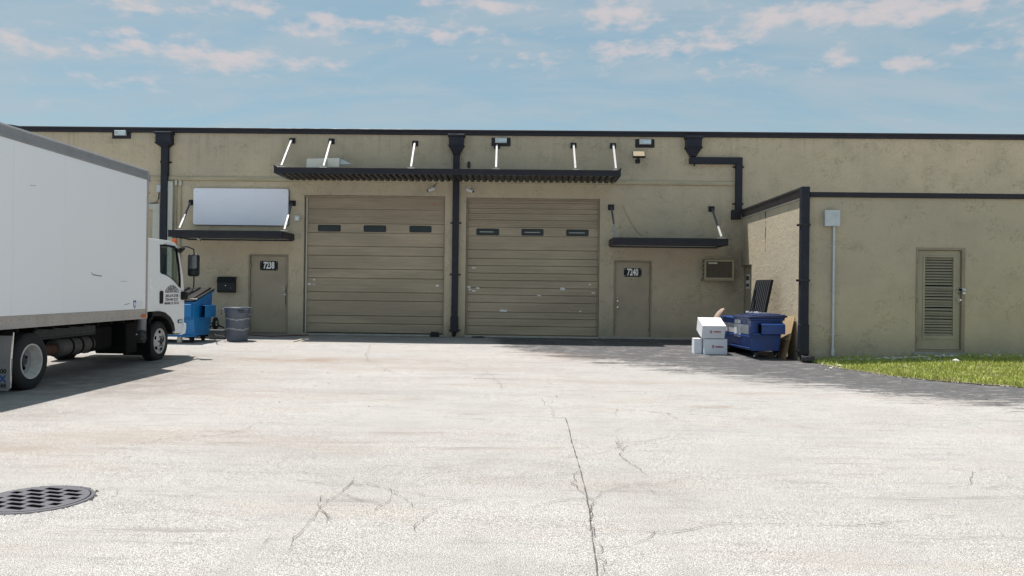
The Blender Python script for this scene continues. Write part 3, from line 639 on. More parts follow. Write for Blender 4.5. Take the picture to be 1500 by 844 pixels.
# ---------------------------------------------------------------- awnings
def awning(label, xl, xr, zf_t, zf_b, proj, rods, name='awning', rodmat='rod', corr=True, dark_rod=False):
    T = thing(name, label, 'awning', ((xl+xr)/2, YW, zf_b), group='dark metal awnings on the warehouse wall')
    yf = YW-proj; zt, zb = zf_t, zf_b; h = zt-zb
    # front channel: face, top and bottom lips
    MB().prism([(yf, zb), (yf, zb+h*.35), (yf+.006, zb+h*.38), (yf+.006, zb+h*.62), (yf, zb+h*.65), (yf, zt), (yf+.05, zt), (yf+.05, zt-.012), (yf+.012, zt-.02), (yf+.012, zb+.012), (yf+.05, zb+.012), (yf+.05, zb)], 'x', xl, xr).obj('fascia', 'trim', T)
    for a, b in ((xl, xl+.035), (xr-.035, xr)): MB().box(a, b, yf+.052, YW-.004, zb+.003, zt-.003).obj('side_channel', 'trim', T, bevel=.003)
    per = .165; n = int((xr-xl-.08)/per); x0 = xl+.04; ww = (xr-xl-.08)/n
    V = []; Fc = []; k = 0
    zz = zb-.012 if corr else zb+.02
    prof = []
    for i in range(n):
        a = x0+i*ww; prof += [(a, .055), (a+ww*.25, .055), (a+ww*.36, 0), (a+ww*.86, 0), (a+ww*.97, .055)]
    prof.append((x0+n*ww, .055))
    yb_ = YW-.085
    for (px, pz) in prof: V += [(px, yf+.056, zz+pz), (px, yb_, zz+pz-.02)]
    if not corr: prof = [(x0, .03), (x0+n*ww, .03)]; V = [(px, yy, zb+pz) for px, pz in prof for yy in (yf+.056, yb_)]
    m = len(prof); V2 = [(a, b, c+.006) for a, b, c in V]
    Fc = [(2*i, 2*i+1, 2*i+3, 2*i+2) for i in range(m-1)]; 
    mb = MB().add(V+V2, Fc+[tuple(j+2*m for j in q[::-1]) for q in Fc]); mb.obj('corrugated_deck', 'deck', T)
    MB().box(xl+.04, xr-.04, YW-.03, YW-.003, zb-.02, zb+.02).obj('wall_angle', 'trim', T)
    for (tu, tv, bu, bv) in rods:
        tx, tz = Wl(tu, tv); p = onY(bu, bv, yf+.03); bx_ = p.x; bz = zt+.01
        br = MB().box(tx-.085, tx+.085, YW-.012, YW-.001, tz-.085, tz+.07)
        br.box(tx-.03, tx-.018, YW-.11, YW-.012, tz-.05, tz+.05).box(tx+.018, tx+.03, YW-.11, YW-.012, tz-.05, tz+.05); br.obj('wall_bracket', 'black', T, bevel=.004)
        a = Vector((tx, YW-.08, tz)); b = Vector((bx_, yf+.05, bz+.03)); d = (b-a).normalized(); u = d.cross(Vector((1, 0, 0))).normalized()
        side = Vector((.027, 0, 0)); uu = u*.026
        def bar(a, b, nm, mt, f=1.0):
            MB().hexa([a-side*f-uu*f, a+side*f-uu*f, a+side*f+uu*f, a-side*f+uu*f], [b-side*f-uu*f, b+side*f-uu*f, b+side*f+uu*f, b-side*f+uu*f]).obj(nm, mt, T, bevel=.006)
        if dark_rod:
            mid = a.lerp(b, .62); bar(a, mid, 'brace_rod', 'rod_dark', .85); bar(mid, b, 'brace_end', 'rod', 1.0)
        else: bar(a, b, 'brace_rod', rodmat)
        MB().box(bx_-.10, bx_+.10, yf+.002, yf+.10, zt+.001, zt+.014).obj('foot_plate', 'rod', T, bevel=.003)
    return T
P_ = 1.2
def fx(u, v, pr): p = onY(u, v, YW-pr); return p.x, p.z
a0 = fx(401, 252, P_); a1 = fx(909.5, 260, P_); zt_ = (fx(401, 244, P_)[1]+fx(909.5, 250.6, P_)[1])/2; zb_ = (a0[1]+a1[1])/2
print('big awning', a0, a1, fx(401, 244, P_), fx(909, 250.6, P_))
AW = awning('long dark metal awning with six silver braces above both roll-up doors', a0[0], a1[0], zt_, zb_, P_,
    [(428.4, 206, 412, 244), (485.8, 207, 474, 245), (608.3, 210, 602, 247), (728, 213.5, 726.6, 249), (840, 213, 843, 250), (898, 213.5, 902.4, 250.4)])
for s_, xe in ((-1, a0[0]), (1, a1[0])): MB().prism([(xe, zt_), (xe+.02*s_, zt_+.07), (xe-.10*s_, zt_)], 'y', YW-P_, YW-P_+.04).obj('fascia_tip', 'trim', AW)
P2 = 1.1
l0 = fx(246, 343, P2); l1 = fx(413, 343.5, P2); zl_t = (fx(246, 337.2, P2)[1]+fx(411, 338, P2)[1])/2; zl_b = (fx(246, 347.5, P2)[1]+fx(411, 348, P2)[1])/2
AWL = awning('small dark awning below the blank white sign, over door 7238', l0[0], l1[0], zl_t, zl_b, P2, [(281, 296.5, 262.6, 336), (429, 297.5, 416.5, 336)], corr=False, dark_rod=True)
r0 = fx(898, 353, P2); r1 = fx(1067, 354, P2); zr_t = (fx(898, 348, P2)[1]+fx(1067, 349.3, P2)[1])/2; zr_b = (fx(898, 358.3, P2)[1]+fx(1067, 359.5, P2)[1])/2
AWR = awning('small dark awning over door 7240, left of the annex', r0[0], r1[0], zr_t, zr_b, P2, [(895, 303.5, 902, 347), (1042, 306, 1057, 348)], corr=False, dark_rod=True)
print('small awn', l0, l1, zl_t, zl_b, r0, r1, zr_t, zr_b)

# bent sheet metal lying on the long awning
p0 = onY(455, 240, YW-.5); p1 = onY(512, 240, YW-.5)
T = thing('metal_sheet', 'bent white metal sheet lying on top of the long awning', 'sheet metal', (p0.x, YW-.5, zt_))
zs_ = onY(480, 234.5, YW-.5).z
V = []; 
for i, (dy, dz) in enumerate([(-.42, -.26), (-.36, -.02), (-.20, .0), (.0, .02), (.02, .0)]): V += [(p0.x, YW-.5+dy, zs_+dz-.01), (p1.x-.18, YW-.5+dy, zs_+dz+.02)]
b_ = MB().add(V, [(2*i, 2*i+1, 2*i+3, 2*i+2) for i in range(4)]).add([(q[0], q[1], q[2]-.008) for q in V], [(2*i+2, 2*i+3, 2*i+1, 2*i) for i in range(4)])
b_.obj('sheet_panel', 'offwhite', T)
xq = p1.x-.18; MB().add([(xq, YW-.80, zs_), (xq+.28, YW-.72, zs_-.14), (xq, YW-.80, zs_-.16), (xq, YW-.79, zs_-.006), (xq+.27, YW-.71, zs_-.146), (xq, YW-.79, zs_-.166)], [(0, 1, 2), (5, 4, 3), (0, 3, 4, 1), (1, 4, 5, 2), (2, 5, 3, 0)]).obj('bent_corner', 'galv', T)

# ---------------------------------------------------------------- downpipes
def hopper(mb, xc, zt, w_, zb, pw, dep=.22):
    y0 = YW-.004
    mb.box(xc-w_/2-.03, xc+w_/2+.03, y0-dep-.02, y0, zt-.06, zt); mb.box(xc-w_/2, xc+w_/2, y0-dep, y0, zt-.28, zt-.061)
    mb.box(xc-w_/2-.02, xc+w_/2+.02, y0-dep-.012, y0, zt-.32, zt-.281)
    a, b = w_/2, pw/2
    mb.hexa([(xc-b, y0-.13, zb), (xc+b, y0-.13, zb), (xc+b, y0-.001, zb), (xc-b, y0-.001, zb)], [(xc-a, y0-dep, zt-.321), (xc+a, y0-dep, zt-.321), (xc+a, y0-.001, zt-.321), (xc-a, y0-.001, zt-.321)])
GRP = 'dark downpipes'
def straps(T, xc, pw, zs, y1=YW-.004, dep=.13, mat='black'):
    for z in zs: MB().box(xc-pw/2-.07, xc+pw/2+.07, y1-.012, y1, z-.02, z+.02).box(xc-pw/2-.012, xc+pw/2+.012, y1-dep-.012, y1-.012, z-.025, z+.025).obj('strap', mat, T, bevel=.003)
hz = ZT-.01
xc, _ = Wl(244, 205); T = thing('downpipe', 'left dark downpipe with funnel head, beside the blank white sign', 'downpipe', (xc, YW, GZ), group=GRP)
hb = MB(); zb1 = Wl(244, 217)[1]; hopper(hb, xc, hz, .42, zb1, .19); hb.obj('funnel_head', 'pipe', T, bevel=.005)
MB().box(xc-.095, xc+.095, YW-.134, YW-.004, GZ+.1, zb1-.001).obj('pipe', 'pipe', T, bevel=.008)
straps(T, xc, .19, [Wl(244, 238)[1], 2.6, 1.2])
xc, _ = Wl(667.5, 350); T = thing('downpipe', 'middle dark downpipe running down between the two roll-up doors', 'downpipe', (xc, YW, GZ), group=GRP)
hb = MB(); zb1 = Wl(668, 228)[1]; hopper(hb, xc, hz, .40, zb1, .17); hb.obj('funnel_head', 'pipe', T, bevel=.005)
MB().box(xc-.085, xc+.085, YW-.134, YW-.004, GZ+.16, zb1-.001).obj('pipe', 'pipe', T, bevel=.008)
MB().box(xc-.105, xc+.105, YW-.15, YW-.004, GZ+.12, GZ+.55).obj('pipe_sleeve', 'pipe', T, bevel=.012)
straps(T, xc, .17, [Wl(667, 327)[1], Wl(666, 402.5)[1], Wl(664, 484)[1]])
MB().tube([(xc, YW-.08, GZ+.14), (xc, YW-.10, GZ+.08), (xc, YW-.2, GZ+.05)], .055, 10).obj('elbow', 'black', T, smooth=True)
xc, _ = Wl(1014.5, 210); T = thing('downpipe', 'right dark downpipe that jogs sideways and drops to the annex roof edge', 'downpipe', (xc, YW, Wl(1080, 312)[1]), group=GRP)
hb = MB(); zb1 = Wl(1014, 230)[1]; hopper(hb, xc, hz, .42, zb1, .17); hb.obj('funnel_head', 'pipe', T, bevel=.005)
xl_, zl1 = Wl(1010, 240); xr_, zr1 = Wl(1085, 243); xr2 = Wl(1085.5, 290)[0]; xr1 = Wl(1076.3, 290)[0]; zk = Wl(1050, 236.3)[1]
MB().box(xc-.095, xr2, YW-.134, YW-.004, zk-.09, zk+.09).obj('pipe', 'pipe', T, bevel=.008)
zend = Wl(1080, 310)[1]; MB().box(xr1, xr2, YW-.136, YW-.005, zend, zk-.091).obj('pipe', 'pipe', T, bevel=.008)
straps(T, (xr1+xr2)/2, xr2-xr1, [zk-.16, Wl(1080, 299)[1]])
MB().cyl((xc+.04, YW-.07, zk-.15), (xc+.04, YW-.07, zk-.09), .022, 10).obj('pipe_stub', 'black', T)
xq, zq = Wl(1073, 322); MB().box(xq-.05, XA-.06, YW-.16, YW-.004, zq, zend-.002+.03).obj('pipe_shoe', 'black', T, bevel=.006)

# ---------------------------------------------------------------- wall fixtures
def wall_light(u, v, label):
    x, z = Wl(u, v); T = thing('wall_light', label, 'light', (x, YW, z), group='wall lights under the roof edge')
    x0 = -.26; 
    MB().box(x-.26, x+.26, YW-.025, YW-.002, z-.13, z+.10).obj('backplate', 'trim', T, bevel=.004)
    MB().box(x-.16, x+.16, YW-.11, YW-.026, z-.055, z+.085).obj('housing', 'galv', T, bevel=.008)
    MB().box(x-.05, x+.155, YW-.118, YW-.1105, z-.04, z+.05).obj('lens', 'lens', T, bevel=.003)
    return T
wall_light(178.5, 196.5, 'wall light at the far left, above the box truck')
wall_light(734, 207.5, 'wall light above the fourth brace of the long awning')
wall_light(944.5, 209.5, 'wall light right above the tan floodlight')
x, z = Wl(934, 229); T = thing('floodlight', 'small square floodlight with tan panel on a stub bracket', 'floodlight', (x, YW, z))
def tiltbox(mb, x0, x1, y0, y1, z0, z1, c, ang):
    b = MB().box(x0, x1, y0, y1, z0, z1); R_ = Matrix.Rotation(ang, 3, 'X'); c = Vector(c); b.move(lambda p: R_ @ (p-c)+c); return mb.add(b.v, b.f)
c_ = (x, YW-.22, z)
tiltbox(MB(), x-.17, x+.17, YW-.26, YW-.20, z-.10, z+.10, c_, rad(-32)).obj('housing', 'black', T, bevel=.006)
tiltbox(MB(), x-.15, x+.15, YW-.266, YW-.2605, z-.075, z+.085, c_, rad(-32)).obj('panel', 'tan', T)
MB().box(x-.03, x+.03, YW-.2, YW-.002, z-.13, z-.07).box(x-.06, x+.06, YW-.05, YW-.002, z-.20, z-.10).obj('bracket', 'black', T, bevel=.005)

def sec_camera(u, v, label, cable=None, right=1, size=1.0):
    x, z = Wl(u, v); T = thing('security_camera', label, 'camera', (x, YW, z), group='small white security cameras')
    k = size
    MB().cyl((x, YW-.002, z+.03*k), (x, YW-.02, z+.03*k), .045*k, 16).obj('mount', 'whitepaint', T, smooth=True)
    MB().cyl((x, YW-.02, z+.03*k), (x, YW-.08, z+.01*k), .015*k, 8).obj('arm', 'whitepaint', T, smooth=True)
    a = Vector((x-.04*k*right, YW-.06, z+.02*k)); b = Vector((x+.10*k*right, YW-.17, z-.045*k))
    MB().cyl(a, b, .036*k, 14).obj('camera_body', 'whitepaint', T, smooth=True); MB().cyl(b, b+(b-a)*.05, .027*k, 14).obj('lens', 'black', T)
    if cable: MB().tube([(cable[0][0]*1.0, YW-.02, cable[0][1])]+[(q[0], YW-.02, q[1]) for q in cable[1:]], .011, 6).obj('cable', 'black', T)
    return T
x, z = Wl(634, 277.5)
sec_camera(634, 278, 'white security camera with black cable, above the right end of the left roll-up door', [(x, z+.06), (x+.05, z+.10), (x+.10, z+.16), (x+.13, z+.24)], -1, 1.1)
sec_camera(687, 279, 'white security camera just right of the middle downpipe', None, 1, 1.25)
sec_camera(292.5, 350, 'white security camera under the awning left of door 7238', None, 1, .9)
def small_box(u, v, w_, h_, d_, name, label, cat, mat, extra=None):
    x, z = Wl(u, v); T = thing(name, label, cat, (x, YW, z))
    MB().box(x-w_/2, x+w_/2, YW-d_, YW-.002, z-h_/2, z+h_/2).obj('case', mat, T, bevel=.006)
    if extra: extra(T, x, z)
    return T
small_box(436, 320, .15, .16, .07, 'junction_box', 'small grey square junction box left of the left roll-up door', 'junction box', 'galv', lambda T, x, z: MB().box(x-.045, x+.045, YW-.078, YW-.0705, z-.045, z+.045).obj('cover', 'whitepaint', T, bevel=.003))
def bell_extra(T, x, z): MB().prism(rrect(x-.028, x+.028, z-.06, z+.06, .01), 'y', YW-.027, YW-.0205).obj('cover', 'stucco', T)
small_box(625.5, 283, .085, .15, .02, 'conduit_cover', 'small pale cover plate beside the cabled security camera', 'cover plate', 'offwhite', bell_extra)
small_box(687, 242.5, .08, .13, .05, 'hose_bib', 'small dark outlet on the wall just above the long awning', 'outlet', 'chassis_grey', lambda T, x, z: MB().cyl((x, YW-.05, z+.06), (x, YW-.05, z+.10), .03, 10).obj('cap', 'black', T))
def jb(T, x, z):
    MB().tube([(x, YW-.04, z-.12), (x-.01, YW-.04, z-.28), (x-.08, YW-.04, z-.40), (x-.25, YW-.04, z-.42), (x-.6, YW-.04, z-.38)], .013, 6).obj('cable', 'black', T)
    MB().box(x+.08, x+.13, YW-.06, YW-.002, z-.05, z+.05).obj('coupling', 'black', T)
small_box(234, 276.5, .12, .19, .08, 'switch_box', 'small grey switch box with a drooping cable left of the left downpipe', 'switch box', 'galv', jb)
# tall flat conduit cover, two thin conduits
xa, za = Wl(248, 350); xb, zb = Wl(256.5, 267); T = thing('cable_duct', 'tall flat pale cable duct right of the left downpipe', 'cable duct', ((xa+xb)/2, YW, GZ))
MB().box(xa-.02, xb-.02, YW-.10, YW-.002, GZ, zb).obj('duct_body', 'offwhite', T, bevel=.006); MB().box(xa-.03, xb-.01, YW-.11, YW-.002, zb+.001, zb+.02).obj('cap', 'offwhite', T)
for u, lab in ((259, 'thin vertical conduit nearest the flat cable duct'), (265.5, 'thin vertical conduit nearer the blank white sign')):
    x, z = Wl(u, 271); T = thing('conduit', lab, 'conduit', (x, YW, GZ), group='thin conduits by the cable duct')
    MB().cyl((x, YW-.03, GZ), (x, YW-.03, z), .014, 8).obj('pipe', 'ledge', T, smooth=True); MB().box(x-.035, x+.03, YW-.07, YW-.002, z-.02, z+.12).obj('entry_cap', 'offwhite', T, bevel=.01)
# pale framed opening and grey box behind the cab
xa, za = Wl(170, 380); xb, zb = Wl(236, 299); T = thing('wall_frame', 'pale painted frame on the wall behind the truck cab', 'frame', ((xa+xb)/2, YW, GZ))
fr = MB(); holed_plate(fr, rect(xa, xb, GZ, zb), [rect(xa+.25, xb-.20, GZ+.1, zb-.16)], 'y', YW-.08, YW-.002); fr.obj('frame_border', 'offwhite', T, bevel=.005)
# blank sign
xa, za = Wl(284.5, 329.5); xb, zb = Wl(424, 277.5); T = thing('sign_board', 'blank white sign board with rounded corners above door 7238', 'sign', ((xa+xb)/2, YW, za))
MB().prism(rrect(xa-.004, xb+.004, za-.012, zb-.002, .06), 'y', YW-.06, YW-.004).obj('backing', 'chassis_grey', T)
MB().prism(rrect(xa, xb, za, zb, .06), 'y', YW-.085, YW-.0605).obj('panel', 'signwhite', T, bevel=.004)
for tx in (.035, .35, .66, .965):
    for tz in (.09, .91): x = xa+(xb-xa)*tx; z = za+(zb-za)*tz; MB().cyl((x, YW-.089, z), (x, YW-.084, z), .012, 8).obj('screw', 'galv', T)
# mailbox
xa, za = Wl(320.5, 428.5); xb, zb = Wl(347, 405.5); T = thing('mailbox', 'black wall mailbox between blue dumpster and door 7238', 'mailbox', ((xa+xb)/2, YW, za))
MB().prism([(YW-.16, za+.03), (YW-.16, zb-.14), (YW-.10, zb-.03), (YW-.003, zb-.03), (YW-.003, za), (YW-.13, za)], 'x', xa+.01, xb-.01).obj('case', 'black', T, bevel=.006)
MB().prism([(YW-.175, zb-.17), (YW-.115, zb-.012), (YW-.003, zb), (YW-.003, zb-.02), (YW-.10, zb-.028), (YW-.165, zb-.17)], 'x', xa, xb).obj('lid', 'blackplastic', T, bevel=.003)
xm = (xa+xb)/2; MB().cyl((xm, YW-.175, za+.19), (xm, YW-.16, za+.19), .014, 10).obj('lock', 'chrome', T); MB().cyl((xm+.14, YW-.168, za+.13), (xm+.14, YW-.16, za+.13), .008, 8).obj('rivet', 'chrome', T); MB().cyl((xm, YW-.14, za-.004), (xm, YW-.12, za+.01), .014, 8).obj('rivet', 'chrome', T)
# window air conditioner
xa, za = Wl(1027, 410.5); xb, zb = Wl(1075, 380.5); T = thing('air_conditioner', 'tan window air conditioner sticking out of the wall right of door 7240', 'air conditioner', ((xa+xb)/2, YW, za))
yf = YW-.30; xa2, xb2 = onY(1032, 395, yf).x, onY(1075.5, 395, yf).x; za2 = onY(1053, 409.5, yf).z; zb2 = onY(1053, 380.5, yf).z
MB().box(xa2+.02, xb2-.02, yf+.02, YW-.002, za2+.02, zb2-.02).obj('core', 'accore', T)
fr = MB(); holed_plate(fr, rect(xa2, xb2, za2, zb2), [rect(xa2+.05, xb2-.05, za2+.05, zb2-.05)], 'y', yf, yf+.05); fr.obj('frame_border', 'acgrille', T, bevel=.006)
MB().box(xa2, xb2, yf+.052, YW-.003, zb2-.018, zb2+.003).obj('top_panel', 'acgrille', T); MB().box(xa2-.03, xb2+.0, yf+.0, YW-.003, za2-.03, za2-.001).obj('base_tray', 'acgrille', T, bevel=.005)
for i in range(4): zz = za2+.05+i*(zb2-za2-.1)/3.6; MB().box(xa2-.002, xa2+.014, yf+.05, YW-.02, zz, zz+.05).obj('side_louvre', 'acgrille', T)
mb = MB()
for i in range(34): xx = xa2+.06+i*(xb2-xa2-.12)/34; mb.box(xx, xx+.006, yf+.008, yf+.02, za2+.05, zb2-.05)
mb.obj('fins', 'accore', T, kind='stuff'); MB().box(xa2+.10, xa2+.34, yf+.002, yf+.012, zb2-.115, zb2-.075).obj('brand_strip', 'offwhite', T)
# stray cable on the wall over the right awning
P0 = [Wl(u, v) for u, v in ((912, 301), (921, 320), (932, 338), (941, 346))]
T = MB().tube([(a, YW-.012, b) for a, b in P0], .009, 6).obj('wall_cable', 'ledge'); top(T, 'thin tan cable slanting down the wall behind the awning over door 7240', 'cable')
# hose, stick, chock, cart, block by door 7238
P0 = [onG(u, v, .012) for u, v in ((352, 489), (372, 491.5), (398, 493), (425, 492), (452, 490.5))]
top(MB().tube(P0, .016, 6).obj('hose', 'redcloth'), 'dull red hose lying along the foot of door 7238', 'hose')
a, b = onG(430, 501), onG(447, 496.5); top(MB().hexa([(a.x, a.y, a.z+.003), (a.x+.05, a.y-.03, a.z+.003), (b.x+.05, b.y-.03, b.z+.003), (b.x, b.y, b.z+.003)], [(a.x, a.y, a.z+.03), (a.x+.05, a.y-.03, a.z+.03), (b.x+.05, b.y-.03, b.z+.03), (b.x, b.y, b.z+.03)]).obj('wooden_stick', 'wood'), 'pale wooden stick on the ground before the left roll-up door', 'stick')
a = onG(640, 491.5); T = MB().prism([(a.x-.13, a.z), (a.x+.12, a.z), (a.x+.11, a.z+.12), (a.x-.10, a.z+.13)], 'y', YW-.26, YW-.12).obj('rubber_block', 'rubber', bevel=.012); top(T, 'black rubber block against the foot of the left roll-up door', 'rubber block')
a = onG(700, 493.5); T = MB().prism([(a.x-.18, a.z), (a.x+.22, a.z), (a.x+.12, a.z+.028), (a.x-.14, a.z+.02)], 'y', YW-.30, YW-.16).obj('rubber_strip', 'rubber', bevel=.004); top(T, 'flat black rubber strip at the left foot of the right roll-up door', 'rubber strip')

# ================================================================= annex
AG = .1
az_t = Al(1340, 290.3)[1]; az_c = Al(1340, 283)[1]
ld = (Al(1341, 440)[0], Al(1413.5, 440)[0], Al(1377, 514)[1], Al(1377, 363)[1])
sd_y0 = onX(1100.5, 440, XA).y; sd_z = onX(1100, 387.5, XA).z
print('annex', az_t, az_c, ld, sd_y0, sd_z)
AN = thing('annex_building', 'low olive stucco annex with louvred door and dark gutter', 'annex', (XA, YA, AG))
w = MB(); wall_front(w, XA, 26, -.3, az_t, YA, .2, [ld]); w.box(25.8, 26, YA+.2, YW-.01, -.3, az_t)
# side wall facing the yard, with a door recess next to the main wall
ys0, ys1 = YA, YW-.003
def quad(a, b, c, d): w.add([a, b, c, d], [(0, 1, 2, 3)])
quad((XA, sd_y0, -.3), (XA, ys0, -.3), (XA, ys0, az_t), (XA, sd_y0, az_t)); quad((XA, ys1, sd_z), (XA, sd_y0, sd_z), (XA, sd_y0, az_t), (XA, ys1, az_t))
quad((XA, sd_y0, -.3), (XA, sd_y0, sd_z), (XA+.2, sd_y0, sd_z), (XA+.2, sd_y0, -.3)); quad((XA, sd_y0, sd_z), (XA, ys1, sd_z), (XA+.2, ys1, sd_z), (XA+.2, sd_y0, sd_z))
w.obj('wall', 'stucco_annex', AN, recalc=False)
MB().box(XA+.01, 25.8, YA+.2, YW-.01, az_t-.35, az_t-.2).obj('roof', 'concrete', AN)
MB().box(XA+.13, 26.05, YA-.05, YA+.24, az_t-.003, az_c).obj('coping', 'trim', AN, bevel=.006)
# gutter along the yard side: two-step profile, hangs over the wall
gz0 = onX(1165, 291.5, XA-.05).z; gz1 = az_t+.20
print('gutter', gz0, gz1)
MB().prism([(XA-.004, gz0), (XA-.05, gz0), (XA-.06, gz0+.10), (XA-.06, gz0+.13), (XA-.075, gz0+.16), (XA-.075, gz1), (XA+.12, gz1), (XA+.12, az_t), (XA-.004, az_t)], 'y', YA-.02, YW-.17).obj('gutter', 'trim_brown', AN)
MB().box(XA-.025, XA-.005, YA+.0, YW-.17, gz0-.035, gz0-.002).obj('drip_edge', 'offwhite', AN)
# louvred door
x0, x1, z0, z1 = ld; yd = YA+.05
LD = MB().box(x0, x1, YA+.14, YA+.17, z0, z1).obj('louvred_door', 'dark', AN)
fr = MB(); holed_plate(fr, rect(x0+.002, x1-.002, z0-.03, z1-.002), [rect(x0+.04, x1-.07, z0+.02, z1-.05)], 'y', YA-.01, YA+.13); fr.obj('door_frame', 'frame', LD, bevel=.004)
xi0, zi0 = Al(1350.7, 497, -.05); xi1, zi1 = Al(1399.3, 374.8, -.05); xs0, zs0 = Al(1353.6, 491.5, -.05); xs1, zs1 = Al(1396.6, 377.3, -.05)
lf = MB(); holed_plate(lf, rect(x0+.045, x1-.075, z0+.025, z1-.055), [rect(xs0, xs1, zs0, zs1)], 'y', yd, yd+.045); lf.obj('door_leaf', 'louvre', LD, bevel=.003)
fr = MB(); holed_plate(fr, rect(xi0, xi1, zi0, zi1), [rect(xs0+.002, xs1-.002, zs0+.002, zs1-.002)], 'y', yd-.014, yd-.001); fr.obj('louvre_frame', 'louvre', LD, bevel=.004)
n = 28; ph = (zs1-zs0)/n
for i in range(n):
    zc_ = zs0+ph*(i+.45); sag = 0
    b_ = MB().prism([(yd-.006, zc_-ph*.34), (yd-.010, zc_-ph*.30), (yd+.032, zc_+ph*.46), (yd+.038, zc_+ph*.42)], 'x', xs0+.003, xs1-.003)
    o = b_.obj('slat', 'louvre', LD)
    if 2 < i < 18 and RNG.rand() < .8: o.data.transform(Matrix.Rotation(RNG.uniform(-.006, .006), 4, 'Y')); o.data.transform(Matrix.Translation((0, -.003, RNG.uniform(-.007, .004))))
MB().box(xs0, xs1, yd+.05, yd+.06, zs0, zs1).obj('backing', 'dark', LD)
x, z = Al(1404.5, 439.5, -.05); MB().cyl((x, yd, z), (x, yd-.012, z), .042, 18).lathe([(0, -.07), (.022, -.068), (.032, -.05), (.026, -.03), (.015, -.012)], (x, yd, z), 'y', 16).cyl((x, yd-.05, z), (x-.08, yd-.055, z), .009, 8).obj('door_knob', 'chrome', LD, smooth=True)
x, z = Al(1404, 430.5, -.05); MB().cyl((x, yd, z), (x, yd-.008, z), .012, 12).obj('keyhole', 'chassis_grey', LD)
xa, za = Al(1402, 426.5, -.04); xb, zb = Al(1414, 422.5, -.0); MB().box(xa, xb+.01, YA-.018, YA-.011, za, zb).box(xa, xa+.08, YA-.018, yd, za+.003, zb-.003).obj('hasp', 'galv', LD, bevel=.002)
x, z = Al(1411, 428.5, .01); MB().box(x-.028, x+.028, YA-.05, YA-.022, z-.04, z+.01).obj('padlock', 'chrome', LD, bevel=.005); MB().tube([(x-.016, YA-.036, z+.01), (x-.016, YA-.036, z+.035), (x, YA-.036, z+.045), (x+.016, YA-.036, z+.035), (x+.016, YA-.036, z+.01)], .005, 6).obj('padlock_shackle', 'chrome', LD, smooth=True)
for v in (384, 440, 495): zz = Al(1341, v)[1]; MB().cyl((x0+.04, YA-.016, zz-.05), (x0+.04, YA-.016, zz+.05), .013, 8).obj('hinge', 'frame', LD)
MB().box(x0-.05, x1+.05, YA-.04, YA-.002, z0-.10, z0-.032).obj('door_sill', 'concrete', LD, bevel=.008)
# side door in the recess
SD = MB().box(XA+.10, XA+.14, sd_y0+.05, YW-.06, .2, sd_z-.05).obj('side_door', 'doorpaint', AN, bevel=.003)
MB().box(XA+.085, XA+.15, sd_y0+.002, sd_y0+.045, .15, sd_z-.002).box(XA+.085, XA+.15, YW-.055, YW-.006, .15, sd_z-.002).box(XA+.086, XA+.149, sd_y0+.047, YW-.057, sd_z-.046, sd_z-.002).obj('door_frame', 'frame', SD)
ya = onX(1098, 410, XA+.1).y; yb = onX(1093.5, 410, XA+.1).y; z_a = onX(1095, 423, XA+.1).z; z_b = onX(1095, 402, XA+.1).z
PN = MB().box(XA+.092, XA+.0995, ya, yb, z_a, z_b).obj('paper_notice', 'label', SD)
MB().box(XA+.0885, XA+.0915, ya+.02, yb-.02, z_b-.16, z_b-.05).box(XA+.0885, XA+.0915, ya+.02, yb-.02, z_a+.05, z_a+.13).obj('notice_block', 'chassis_grey', SD)
yh = onX(1102.5, 435, XA-.03).y; za = onX(1102, 444, XA).z; zb = onX(1102, 427, XA).z
MB().tube([(XA-.003, yh, za), (XA-.06, yh, za+.03), (XA-.06, yh, zb-.03), (XA-.003, yh, zb)], .012, 8).box(XA-.02, XA-.002, yh-.03, yh+.03, zb-.04, zb+.05).obj('pull_handle', 'galv', SD)
# stain streaks: running dirt below the gutter joints
ys = onX(1121.5, 330, XA).y
def streak(y, zt, zb, w_):
    P = [(y+w_*math.sin(i*1.7)*.25, zt-(zt-zb)*i/14) for i in range(15)]; V = []
    for i, (yy, zz) in enumerate(P): ww = w_*(.6+.4*math.sin(i*.9+1))*(1 if i < 12 else .5); V += [(XA-.004, yy-ww/2, zz), (XA-.004, yy+ww/2, zz)]
    return MB().add(V, [(2*i, 2*i+1, 2*i+3, 2*i+2) for i in range(14)])
M['streak'] = crack_mat(); M['streak'].name = 'streak'; M['streak'].node_tree.nodes['Principled BSDF'].inputs['Base Color'].default_value = (.10, .06, .05, 1)
streak(ys, gz0-.04, onX(1121, 369, XA).z, .075).obj('dirt_streak', 'streak', AN, recalc=False); streak(onX(1113.5, 320, XA).y, gz0-.04, onX(1114, 322, XA).z, .05).obj('dirt_streak', 'streak', AN, recalc=False)

# corner downpipe
xc0, xc1 = onY(1173, 400, YA-.14).x, onY(1185.3, 400, YA-.14).x
T = thing('downpipe', 'dark downpipe on the outer corner of the annex beside the grass', 'downpipe', ((xc0+xc1)/2, YA, AG), group=GRP)
MB().box(xc0, xc1, YA-.145, YA-.004, AG+.05, gz1+.005).obj('pipe', 'pipe', T, bevel=.008)
MB().box(xc0-.012, xc1+.012, YA-.157, YA-.003, AG+.12, AG+.75).obj('pipe_sleeve', 'pipe', T, bevel=.01)
for v in (330, 411, 514): zz = Al(1178, v)[1]; MB().box(xc0-.05, xc1+.06, YA-.003, YA+.008, zz-.022, zz+.022).box(xc0-.02, xc1+.014, YA-.165, YA-.0035, zz-.025, zz+.025).obj('strap', 'black', T, bevel=.003)
MB().prism([(YA-.01, AG+.13), (YA-.15, AG+.13), (YA-.26, AG+.07), (YA-.28, AG+.0), (YA-.10, AG-.02)], 'x', xc0+.01, xc1-.01).obj('shoe', 'black', T, bevel=.008)
